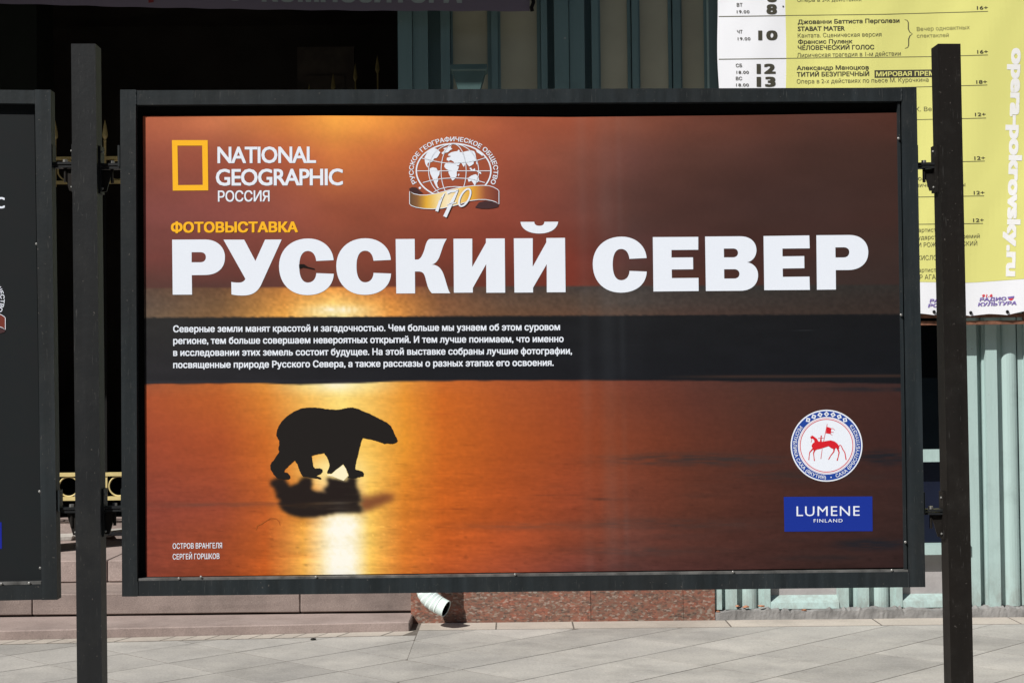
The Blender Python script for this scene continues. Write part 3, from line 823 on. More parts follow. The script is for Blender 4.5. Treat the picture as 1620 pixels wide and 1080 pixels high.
# ================================================================== EXHIBITION PANELS
AY = .028                                                              # the panels stand very slightly turned
def pm(px, py, dep=0.0): return atY(px, py, 4.0+dep, AY)
FRONT0 = .0
def box4(name, quad, d0, d1, mat, parent, bev=.0022):
    """quad in photo pixels on the panel's front face, carried straight back"""
    A = [pm(*q, d0) for q in quad]
    A0 = [pm(*q, 0) for q in quad]
    A = [a+Vector((-AY, 1, 0))*d0 for a in A0]; B = [a+Vector((-AY, 1, 0))*d1 for a in A0]
    return hexa(name, A, B, mat, parent, bev)
def depth_at(px): return float(np.interp(px, [200, 500, 900, 1150, 1440], [.0205, .0195, .0240, .0205, .0175]))
def pmap(px, py, lift): return pm(px, py, depth_at(px)-lift)

panel = empty('exhibition_panel', tuple(pm(820, 940)), 'large steel framed poster of a bear walking over golden ice, hung between the two posts', 'poster board')
TLo, TRo, BRo, BLo = (190, 142), (1450, 138), (1464, 928), (193, 943)
TLi, TRi, BRi, BLi = (215, 166), (1427, 160), (1438, 904), (217.4, 918.5)
box4('frame_bar', [TLo, (214.6, 142), (217.2, 943), BLo], 0, .04, M_FRAME, panel)
box4('frame_bar', [(1426.6, 138.2), TRo, BRo, (1438.4, 928.3)], 0, .04, M_FRAME, panel)
box4('frame_bar', [(215.4, 143), (1426, 138.8), (1426.4, 160), (215.4, 166)], .0006, .04, M_FRAME, panel)
box4('frame_bar', [(217.8, 918.5), (1437.6, 904), (1437.9, 928.3), (218, 942.5)], .0006, .04, M_FRAME, panel)
box4('backing_board', [(205, 150), (1440, 150), (1450, 915), (205, 932)], .0262, .034, M_BACK, panel, 0)  # near-black rim beyond the trimmed sheet stands in for the frame's shadow
box4('retaining_strip', [(218.2, 914.6), (1437, 900.8), (1437.4, 904.0), (218.2, 918.4)], .003, .0225, M_LEDGE, panel, .0006)
box4('retaining_strip', [(1421.2, 161), (1424.6, 161), (1436.0, 900.5), (1432.4, 900.5)], .006, .024, M_FRAME, panel, .0006)
bm = bmesh.new(); bmesh.ops.create_icosphere(bm, subdivisions=2, radius=.0034)
for v in bm.verts: v.co.y *= .6
sm = bpy.data.meshes.new('screw'); bm.to_mesh(sm); bm.free(); sm.materials.append(M_ZINC)
for q in ((1421.5, 219), (1425.5, 498), (1432.5, 857), (283, 914.5), (500, 912.2), (815, 908.3), (1160, 904.2), (1411, 901.5), (318, 912)):
    share(sm, 'screw', pm(*q, .001), panel)
# weld scars at the corners
for qx, qy, ex, ey in ((215, 143, 215.2, 165), (217.6, 919, 217.8, 942), (1426.4, 139.5, 1426.6, 159.5), (1438, 905, 1438.2, 927.5)):
    V = []; Fc = []
    for i in range(13):
        t = i/12; p = pm(qx+(ex-qx)*t, qy+(ey-qy)*t, 0); ww = .0022+random.uniform(-.0007, .0009)
        V += [p+Vector((-ww, .0005, 0)), p+Vector((0, -.0016-random.random()*.0008, 0)), p+Vector((ww, .0005, 0))]
    for i in range(12):
        for k in (0, 1): Fc.append((i*3+k, i*3+k+1, i*3+k+4, i*3+k+3))
    mobj('weld_bead', V, Fc, M_FRAME, panel, True)
# --- the poster sheet: its picture is computed as print colour
GX, GY = 560, 350
px0, px1 = 226.0, 1431.0
U = np.linspace(0, 1, GX+1); W_ = np.linspace(0, 1, GY+1)
PYt = lambda x: np.interp(x, [226, 560, 900, 1180, 1420], [184.0, 183.0, 185.5, 182.5, 178.5])  # sheet top trimmed along the shadow edge so the black backing shows
PYb = lambda x: np.interp(x, [217, 1438], [912.0, 897.0])
PXX = np.zeros((GY+1, GX+1)); PYY = np.zeros((GY+1, GX+1))
for j in range(GY+1):
    xr = np.interp(W_[j], [0, 1], [1418.5, 1429.5])
    xl_ = np.interp(W_[j], [0, 1], [226.0, 231.0]); xx = xl_+(xr-xl_)*U; PXX[j] = xx; PYY[j] = PYt(xx)+(PYb(xx)-PYt(xx))*W_[j]
def table(xs, rows, X_, Y_):
    ys = sorted(rows); out = np.zeros(X_.shape+(3,)); acc = []
    for y in ys:
        c = np.array(rows[y], float); acc.append(np.stack([np.interp(X_, xs, c[:, k]) for k in range(3)], -1))
    acc = np.array(acc); t = np.interp(Y_, ys, np.arange(len(ys))); k = np.clip(t.astype(int), 0, len(ys)-2); f = (t-k)[..., None]
    f = f*f*(3-2*f)*.5+f*.5
    I, J = np.indices(X_.shape)
    return acc[k, I, J]*(1-f)+acc[k+1, I, J]*f
xsT = [230, 350, 450, 530, 620, 700, 800, 900, 1000, 1100, 1200, 1300, 1415]
top = {190: [(196, 104, 74), (205, 118, 78), (228, 134, 68), (255, 168, 74), (244, 150, 70), (208, 116, 66), (186, 96, 66), (168, 86, 62), (142, 80, 62), (118, 68, 55), (102, 60, 49), (90, 56, 48), (88, 52, 43)],
       250: [(166, 88, 70), (172, 88, 68), (188, 96, 66), (222, 126, 68), (208, 110, 64), (186, 94, 62), (166, 84, 62), (142, 80, 64), (112, 68, 60), (92, 58, 50), (82, 52, 46), (76, 50, 44), (74, 49, 43)],
       330: [(138, 76, 70), (144, 78, 70), (158, 84, 68), (166, 86, 62), (164, 84, 60), (160, 80, 58), (152, 74, 58), (124, 68, 58), (90, 58, 52), (80, 52, 47), (73, 49, 45), (70, 48, 44), (69, 46, 41)],
       400: [(124, 70, 64), (128, 70, 62), (136, 70, 60), (140, 74, 58), (140, 70, 54), (136, 66, 52), (130, 60, 48), (128, 60, 48), (84, 55, 52), (78, 50, 46), (73, 47, 42), (67, 46, 42), (64, 46, 42)],
       448: [(96, 64, 58), (100, 64, 58), (108, 64, 56), (118, 66, 54), (116, 62, 50), (112, 60, 48), (118, 58, 48), (128, 56, 44), (88, 56, 50), (86, 52, 44), (78, 48, 42), (62, 47, 44), (60, 46, 43)]}
mid = {453: [(112, 88, 76), (134, 96, 70), (200, 132, 66), (232, 156, 76), (190, 112, 62), (110, 80, 66), (90, 74, 68), (82, 72, 68), (76, 70, 68), (66, 62, 60), (60, 58, 56), (58, 55, 53), (56, 52, 50)],
       478: [(118, 98, 86), (142, 106, 74), (224, 154, 74), (255, 206, 116), (222, 146, 70), (142, 96, 66), (112, 86, 70), (100, 80, 68), (84, 76, 72), (76, 66, 62), (68, 60, 57), (63, 55, 52), (60, 51, 48)],
       498: [(124, 104, 88), (154, 114, 76), (240, 170, 80), (255, 236, 168), (236, 158, 76), (146, 100, 68), (122, 88, 66), (112, 82, 66), (98, 78, 68), (84, 66, 60), (74, 60, 55), (66, 55, 50), (62, 51, 47)]}
xsB = [230, 350, 420, 480, 540, 585, 640, 700, 800, 900, 1000, 1100, 1200, 1300, 1415]
bot = {604: [(176, 96, 56), (214, 120, 50), (246, 166, 66), (255, 226, 140), (255, 248, 205), (255, 232, 150), (250, 172, 66), (226, 124, 46), (190, 98, 46), (160, 82, 46), (124, 66, 46), (96, 58, 45), (78, 52, 43), (70, 49, 42), (64, 46, 41)],
       630: [(186, 92, 50), (206, 108, 44), (236, 146, 52), (254, 196, 92), (255, 226, 128), (255, 206, 100), (250, 166, 54), (226, 120, 38), (194, 98, 42), (164, 80, 42), (122, 64, 42), (98, 56, 42), (82, 52, 40), (74, 47, 38), (68, 43, 36)],
       700: [(172, 82, 50), (190, 92, 44), (224, 122, 42), (248, 166, 60), (255, 216, 108), (255, 204, 92), (248, 166, 50), (226, 120, 36), (192, 94, 36), (164, 78, 38), (132, 65, 38), (104, 56, 38), (84, 49, 37), (74, 45, 35), (64, 40, 34)],
       800: [(150, 74, 54), (164, 80, 48), (208, 106, 42), (246, 168, 58), (255, 250, 225), (255, 206, 92), (238, 144, 44), (222, 112, 34), (190, 90, 36), (160, 76, 42), (124, 64, 42), (96, 54, 38), (80, 47, 36), (70, 43, 35), (60, 40, 34)],
       850: [(150, 74, 52), (166, 80, 42), (210, 106, 38), (252, 184, 78), (255, 255, 250), (255, 208, 96), (238, 140, 46), (220, 108, 36), (190, 90, 42), (150, 74, 44), (110, 62, 46), (88, 52, 40), (74, 45, 36), (64, 41, 34), (56, 38, 33)],
       905: [(148, 72, 50), (162, 76, 38), (206, 102, 34), (254, 190, 84), (255, 255, 246), (254, 200, 88), (232, 134, 46), (210, 102, 42), (176, 86, 50), (128, 68, 52), (96, 58, 48), (82, 50, 42), (70, 44, 37), (60, 40, 34), (54, 37, 33)]}
def vnoise(shape, cx, cy, seed):
    r = np.random.default_rng(seed); g = r.random((cy+2, cx+2))
    y = np.linspace(0, cy, shape[0]); x_ = np.linspace(0, cx, shape[1]); yi = y.astype(int); xi = x_.astype(int)
    fy = (y-yi)[:, None]; fx = (x_-xi)[None]; fy = fy*fy*(3-2*fy); fx = fx*fx*(3-2*fx)
    return g[yi][:, xi]*(1-fy)*(1-fx)+g[yi+1][:, xi]*fy*(1-fx)+g[yi][:, xi+1]*(1-fy)*fx+g[yi+1][:, xi+1]*fy*fx-.5
sh = PXX.shape
roll_y = PYY+(PXX-820)*.0045                                          # the print's own level follows the board
cT, cM, cB = table(xsT, top, PXX, roll_y), table(xsT, mid, PXX, roll_y), table(xsB, bot, PXX, roll_y)
n1 = vnoise(sh, 14, 60, 1)*.5+vnoise(sh, 40, 130, 2)*.3+vnoise(sh, 110, 300, 3)*.25
n2 = vnoise(sh, 8, 24, 4)*.6+vnoise(sh, 22, 80, 5)*.4
n3 = vnoise(sh, 280, 175, 6)
cT = cT*np.array([.965, .99, 1.0])*(1+.10*vnoise(sh, 10, 14, 8)[..., None]+.06*vnoise(sh, 24, 40, 9)[..., None]+.03*n3[..., None])
cT[..., 0] += 14*np.clip(vnoise(sh, 9, 26, 21), 0, 1)*np.clip((PYY-300)/120, 0, 1)
cM = cM*(1-.10*np.clip((PXX-640)/200, 0, 1)-.14*np.clip((450-PXX)/110, 0, 1))[..., None]; cM = cM*(1+(.15*n3+.05*vnoise(sh, 300, 340, 12)+.08*n1)[..., None])
down = np.clip((PYY-620)/250, 0.15, 1)
cool = np.clip((235-cB[..., 1])/110, 0, 1); side = np.clip(np.abs(PXX-540)/110, 0, 1)*np.exp(-(np.clip(np.abs(PXX-540)-110, 0, None)/260)**2)
cB[..., 1] *= 1-.04*cool-.075*side; cB[..., 0] *= 1-.055*side-.03*cool; cB[..., 2] *= 1+.06*cool-.05*side
n4 = vnoise(sh, 70, 345, 51)*.5+vnoise(sh, 180, 345, 52)*.5
cB = cB*(1+(.22*n1*down+.05*n3+.13*n4*(.35+.65*down))[..., None])
dash = np.clip(vnoise(sh, 90, 300, 53)*2-.72, 0, 1)*down; cB = cB*(1-.55*dash[..., None])
right = np.clip((PXX-640)/300, 0, 1)
st = np.clip(n2*3-.55, 0, 1)*down*right
cB = cB*(1-.30*st[..., None])+np.array([44, 42, 46])*.30*st[..., None]
def blob(cx, cy, rx, ry, s, col):
    global cB
    m = np.exp(-(((PXX-cx)/rx)**2+((PYY-cy)/ry)**2)**1.3)*s*(1+1.6*vnoise(sh, 60, 330, int(cx)))
    m = np.clip(m, 0, 1)[..., None]; cB = cB*(1-m)+np.array(col)*m
for a in ((1110, 727, 140, 11, .55, (58, 50, 50)), (1290, 752, 120, 10, .35, (52, 46, 46)), (1400, 724, 42, 11, .85, (34, 34, 40)), (1385, 861, 60, 9, .8, (33, 33, 40)), (1300, 882, 60, 5, .4, (38, 36, 40)),
          (1385, 616, 90, 3.2, .8, (38, 37, 42)), (860, 832, 120, 7, .35, (120, 74, 58)), (1080, 828, 160, 9, .35, (66, 52, 50)), (1020, 872, 120, 8, .35, (68, 54, 52)), (880, 783, 35, 1.5, .45, (90, 50, 36)), (700, 655, 26, 1.6, .4, (190, 92, 36)),
          (720, 805, 30, 1.2, .45, (150, 70, 34)), (960, 789, 36, 1.5, .5, (60, 42, 38)), (470, 878, 40, 4, .25, (190, 100, 40)), (535, 882, 12, 2.5, .5, (235, 165, 80)), (320, 798, 110, 4, .35, (108, 70, 60)), (425, 796, 60, 3, .35, (110, 66, 50))):
    blob(*a)
# thin glitter
gl = (np.clip(vnoise(sh, 200, 340, 31)*2-.78, 0, 1)*np.exp(-((PXX-545)/150)**2)*np.clip((PYY-760)/60, 0, 1))[..., None]
cB = cB+gl*np.array([160, 140, 90])
h1 = 453+.8*vnoise((1, GX+1), 40, 1, 40)[0]; h2 = 499.5+.7*vnoise((1, GX+1), 160, 1, 41)[0]+.8*vnoise((1, GX+1), 300, 1, 42)[0]
h3 = np.interp(PXX[0], [230, 420, 470, 530, 640, 900, 1100, 1250, 1415], [605, 604, 607, 605.5, 601.5, 602, 603.5, 606, 609])+1.2*vnoise((1, GX+1), 60, 1, 43)[0]
dark = table([230, 700, 1415], {500: [(47, 46, 46), (32, 33, 36), (24, 25, 28)], 603: [(44, 43, 47), (30, 31, 36), (22, 24, 29)]}, PXX, roll_y)*(1+.10*vnoise(sh, 30, 60, 44)[..., None]+.05*n3[..., None])
sm_ = lambda e, wd: np.clip((roll_y-e)/wd+.5, 0, 1)[..., None]
img = cT*(1-sm_(h1, 3))+cM*sm_(h1, 3); img = img*(1-sm_(h2, 2))+dark*sm_(h2, 2); img = img*(1-sm_(h3, 2.2))+cB*sm_(h3, 2.2)
lm = (np.exp(-((roll_y-597.0)/2.0)**2)*np.clip((PXX-1040)/120, 0, 1)*.8)[..., None]; img = img*(1-lm)+np.array([72, 52, 44])*lm
lm = (np.exp(-((roll_y-601.2)/1.0)**2)*np.clip((560-np.abs(PXX-380))/200, 0, 1)*.25)[..., None]; img = img*(1-lm)+np.array([70, 72, 86])*lm
# bear's soft reflection in the ice
def inside(poly, X_, Y_):
    r = np.zeros(X_.shape, bool); n = len(poly)
    for i in range(n):
        x1, y1 = poly[i]; x2, y2 = poly[(i+1) % n]
        c = ((y1 > Y_) != (y2 > Y_)) & (X_ < (x2-x1)*(Y_-y1)/(y2-y1+1e-12)+x1); r ^= c
    return r
B5 = lambda L_: [(420+a/5.4, 630+b/5.4) for a, b in L_]
refl = B5([(45, 740), (60, 700), (100, 672), (165, 672), (175, 715), (235, 755), (258, 715), (295, 672), (320, 658), (425, 676), (400, 720), (392, 765), (420, 790), (500, 800), (520, 740), (545, 665), (600, 680), (665, 705), (700, 670), (760, 672), (780, 740), (800, 800), (818, 850), (818, 975), (700, 985), (600, 980), (500, 1000), (400, 1022), (300, 1015), (200, 985), (125, 930), (110, 860), (98, 790)])
head = B5([(800, 838), (900, 832), (1000, 812), (1120, 818), (1085, 865), (1000, 905), (900, 950), (800, 978)])
def blur(m, kx, ky):
    for ax, k in ((0, ky), (1, kx)):
        for _ in range(2):
            c = np.cumsum(np.concatenate([np.repeat(m.take([0], ax), k+1, ax), m, np.repeat(m.take([-1], ax), k, ax)], ax), ax)
            m = (np.take(c, range(2*k+1, c.shape[ax]), ax)-np.take(c, range(0, c.shape[ax]-2*k-1), ax))/(2*k+1)
    return m
rx_ = PXX+9*vnoise(sh, 30, 170, 71)+5*vnoise(sh, 60, 300, 72); mk = blur(inside(refl, rx_, PYY).astype(float), 1, 1); hd = blur(inside(head, PXX, PYY).astype(float), 1, 2)
a = np.clip(mk*(1+.25*n1)-np.clip(vnoise(sh, 12, 330, 73)*2-.55, 0, 1)*.35*np.clip((PYY-770)/20, 0, 1), 0, 1)[..., None]; hh = (np.clip(hd, 0, 1)*.82)[..., None]*(1-a)
img = img*(1-hh)+np.array([112, 58, 40])*hh; img = img*(1-a)+np.array([38, 30, 28])*a
rim = np.clip(blur((mk > .3).astype(float), 3, 4)-mk, 0, 1)[..., None]*.35
img = img*(1-rim)+np.array([190, 92, 40])*rim
# pale reflection streaks and smears painted down the sheet
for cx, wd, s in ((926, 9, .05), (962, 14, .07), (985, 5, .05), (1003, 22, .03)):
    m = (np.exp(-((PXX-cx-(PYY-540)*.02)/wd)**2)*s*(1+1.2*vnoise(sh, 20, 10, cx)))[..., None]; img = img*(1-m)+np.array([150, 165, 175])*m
hot = (np.exp(-np.abs((PXX-541)/35)**3)*np.clip((PYY-804)/16, 0, 1)*1.0+np.exp(-((PXX-530)/34)**2-((PYY-609)/11)**2)*.7)*(1+.35*n1+.2*n3)*(1-mk)
hot = hot*(roll_y > h3)+np.exp(-((PXX-532)/46)**2-((roll_y-489)/9)**2)*.75*(roll_y < h2)*(1+.6*n3)
hot = np.clip(hot, 0, 1)[..., None]; img = img*(1-hot)+(np.array([255, 236, 150])*(1-hot)+np.array([255, 253, 242])*hot)*hot
lum_ = img.mean(-1, keepdims=True); img = lum_+(img-lum_)*1.0; img = img*(.965+.035*np.clip((img.max(-1, keepdims=True)-190)/65, 0, 1))
gl2 = (np.exp(-((PXX-527)/44)**2-((PYY-744)/22)**2)*.95*(1-mk))[..., None]; img = img*(1-gl2)+np.array([255, 236, 160])*gl2
img = np.clip(img, 0, 255)
Vv = [pmap(a, b, 0) for a, b in zip(PXX.ravel(), PYY.ravel())]
idx = np.arange((GY+1)*(GX+1)).reshape(GY+1, GX+1)
Fq = np.stack([idx[:-1, :-1], idx[1:, :-1], idx[1:, 1:], idx[:-1, 1:]], -1).reshape(-1, 4).tolist()
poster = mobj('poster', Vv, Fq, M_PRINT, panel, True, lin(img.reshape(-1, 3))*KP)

WH = (236, 243, 255); YE = (255, 190, 44)
# headline, every letter its own outline
pr = Print(); q = 1389/180
def glyph(ox, outer, holes=(), tr=lambda p: p):
    f = lambda L_: [(ox+tr(p)[0]/q, 340+tr(p)[1]/q) for p in path_pts(L_)]
    pr.poly(f(outer), WH, [f(h) for h in holes])
glyph(260, [(95, 302), (500, 300), (640, 300, 740, 390, 740, 515), (740, 650, 650, 733, 490, 733), (335, 735), (338, 972), (102, 973)],
      [[(333, 455), (440, 455), (485, 455, 507, 480, 507, 515), (507, 555, 480, 578, 435, 578), (333, 578)]])
glyph(260, [(722, 302), (975, 302), (1112, 562), (1230, 301), (1432, 300), (1175, 865), (1120, 960, 1050, 983, 950, 983), (900, 983, 860, 978, 820, 970), (817, 817), (860, 826, 930, 830, 950, 818), (975, 805, 990, 790, 987, 775)])
Cg = [(755, 552), (745, 400, 620, 288, 445, 288), (230, 288, 88, 430, 88, 625), (88, 850, 240, 978, 435, 978), (620, 978, 750, 880, 757, 718), (543, 710), (540, 780, 500, 825, 440, 825), (370, 825, 335, 750, 335, 630), (335, 510, 370, 440, 440, 440), (500, 440, 535, 490, 542, 562)]
glyph(430, Cg); glyph(430, Cg, tr=lambda p: (p[0]+699, p[1]-3))
glyph(920, Cg, tr=lambda p: (137+(p[0]-88)*.986, 265+(p[1]-288)*.99))
glyph(610, [(123, 295), (355, 293), (357, 545), (385, 545), (430, 545, 455, 480, 475, 420), (495, 340, 510, 294, 550, 293), (748, 292), (710, 340, 690, 420, 665, 490), (645, 550, 610, 600, 560, 605), (640, 610, 680, 650, 710, 730), (745, 830, 760, 920, 790, 955), (565, 955), (510, 900, 505, 830, 485, 765), (470, 705, 445, 690, 400, 690), (358, 690), (360, 957), (131, 958)])
glyph(610, [(829, 291), (1058, 290), (1058, 635), (1225, 340), (1225, 288), (1455, 287), (1460, 948), (1230, 949), (1228, 600), (1065, 890), (1065, 947), (834, 949)])
glyph(750, [(485, 286), (716, 285), (716, 632), (882, 335), (882, 282), (1110, 280), (1117, 943), (888, 944), (887, 600), (720, 888), (720, 946), (493, 947)])
glyph(750, [(567, 85), (735, 85), (738, 120, 760, 133, 797, 133), (835, 133, 858, 118, 858, 84), (1027, 83), (1015, 170, 930, 227, 797, 227), (660, 227, 575, 170, 567, 85)])
glyph(920, [(870, 271), (1425, 268), (1425, 425), (1098, 428), (1098, 520), (1361, 518), (1363, 663), (1101, 666), (1103, 771), (1428, 768), (1430, 928), (878, 934)])
glyph(1060, [(428, 264), (860, 261), (980, 261, 1055, 330, 1055, 430), (1055, 510, 1000, 570, 940, 578), (1020, 590, 1075, 650, 1075, 735), (1075, 850, 990, 925, 860, 925), (438, 928)],
      [[(657, 411), (770, 410), (810, 410, 830, 435, 830, 463), (830, 495, 805, 518, 770, 518), (659, 518)], [(660, 663), (785, 662), (825, 662, 848, 690, 848, 718), (848, 755, 820, 776, 785, 776), (662, 777)]])
glyph(1200, [(61, 258), (620, 250), (625, 408), (292, 411), (293, 506), (558, 502), (560, 650), (295, 654), (297, 756), (622, 752), (627, 914), (70, 918)])
glyph(1200, [(706, 248), (1110, 245), (1250, 245, 1340, 330, 1340, 455), (1340, 590, 1240, 672, 1095, 672), (943, 673), (945, 910), (713, 913)],
      [[(938, 396), (1040, 395), (1085, 395, 1108, 420, 1108, 453), (1108, 495, 1080, 519, 1035, 519), (940, 520)]])
pr.build('headline_lettering', poster, pmap, .0006, M_PRINT)
pr = Print()
pr.text('ФОТОВЫСТАВКА', (270.5, 368.3), (471.3, 367.6), 17.2, YE, .04)
pr.build('subtitle_lettering', poster, pmap, .0006, M_PRINT)
pr = Print()
def q54(L_): return [(260+a/5.4, 200+b/5.4) for a, b in L_]
pr.poly(q54([(65, 118), (370, 118), (375, 547), (72, 549)]), YE, [q54([(112, 165), (323, 165), (328, 500), (118, 502)])])
pr.build('logo_frame', poster, pmap, .0006, M_PRINT)
pr = Print()
pr.text('NATIONAL', (344, 258.4), (500, 258), 27.6, WH, .020, .92); pr.text('GEOGRAPHIC', (341.5, 293.8), (542.5, 293.2), 27.8, WH, .020, .92); pr.text('РОССИЯ', (344.8, 319.2), (426.5, 318.8), 17.6, WH, .014, .95)
pr.build('logo_lettering', poster, pmap, .0006, M_PRINT)
pr = Print()
for t, y0, x1, y1 in (('Северные земли манят красотой и загадочностью. Чем больше мы узнаем об этом суровом', 525.5, 886, 522.3), ('регионе, тем больше совершаем невероятных открытий. И тем лучше понимаем, что именно', 544.2, 891.7, 541),
                      ('в исследовании этих земель состоит будущее. На этой выставке собраны лучшие фотографии,', 563, 905, 560), ('посвященные природе Русского Севера, а также рассказы о разных этапах его освоения.', 582.2, 876, 578.6)):
    pr.text(t, (274, y0), (x1, y1), 10.9, WH, .026)
pr.build('paragraph_lettering', poster, pmap, .0006, M_PRINT)
pr = Print()
pr.text('ОСТРОВ ВРАНГЕЛЯ', (273.3, 867.6), (351.3, 866.6), 8.8, WH, .008); pr.text('СЕРГЕЙ ГОРШКОВ', (273.3, 884.4), (347.2, 883.4), 8.8, WH, .008)
pr.build('caption_lettering', poster, pmap, .0006, M_PRINT)
# the bear
pr = Print()
bear = [(100, 330), (92, 310), (100, 270), (112, 235), (140, 195), (180, 155), (240, 115), (300, 87), (350, 78), (420, 76), (480, 85), (540, 93), (600, 96), (650, 92), (700, 80), (740, 77), (790, 88), (850, 115), (920, 145), (990, 182), (1040, 208), (1070, 235), (1090, 268), (1095, 290), (1115, 330), (1130, 362), (1118, 378), (1085, 388), (1040, 385), (1015, 388), (980, 375), (930, 358), (880, 348), (830, 338), (820, 360), (810, 400), (795, 460), (780, 520), (768, 570), (765, 605), (800, 615), (828, 622), (842, 645), (835, 665), (800, 672), (765, 682), (700, 678), (712, 655), (700, 632), (690, 600), (662, 562), (640, 580), (600, 610), (562, 641), (530, 640), (525, 630), (540, 600), (548, 570), (540, 540), (525, 500), (500, 468), (450, 476), (395, 490), (400, 530), (410, 585), (425, 598), (460, 594), (485, 605), (487, 625), (470, 645), (435, 660), (480, 680), (470, 690), (425, 682), (320, 666), (300, 640), (285, 600), (270, 560), (250, 530), (210, 565), (165, 610), (160, 628), (190, 635), (210, 660), (212, 680), (195, 692), (150, 690), (100, 680), (70, 650), (45, 610), (40, 580), (50, 550), (75, 520), (100, 480), (118, 455), (108, 435), (118, 400), (115, 360), (103, 340)]
fz = []
for i in range(len(bear)):
    a, b = bear[i], bear[(i+1) % len(bear)]
    for t in (0, .2, .4, .6, .8): fz.append((a[0]+(b[0]-a[0])*t+random.uniform(-1.9, 1.9), a[1]+(b[1]-a[1])*t+random.uniform(-1.9, 1.9)))
pr.poly(B5(fz), (34, 31, 30))
pr.build('bear_silhouette', poster, pmap, .0006, M_PRINT)
pr = Print()
pr.poly([(473, 418.5), (476, 417.8), (481, 418), (487, 422), (498, 425), (497.5, 426.5), (486, 424.2), (479, 423), (475, 425), (473.2, 424)], (28, 24, 22))
pr.build('tear', poster, pmap, .0010, M_PRINT)
pr = Print(); pr.stroke([(405, 838), (407, 831), (414, 828), (420, 824), (428, 819), (437, 820), (442, 825), (443, 831)], [.8, 1.6, 1.4, 1.2, 1.8, 1.4, 1.5, .6], (172, 92, 42))
pr.build('stain', poster, pmap, .0006, M_PRINT)
# white star of light under the bear
pr = Print(); pr.poly(B5([(566, 645), (600, 612), (640, 583), (660, 566), (688, 600), (696, 632), (708, 655), (696, 672), (668, 702), (620, 684), (572, 664), (528, 658), (528, 652)]), (255, 244, 205))
pr.build('light_patch', poster, pmap, .0004, M_PRINT)

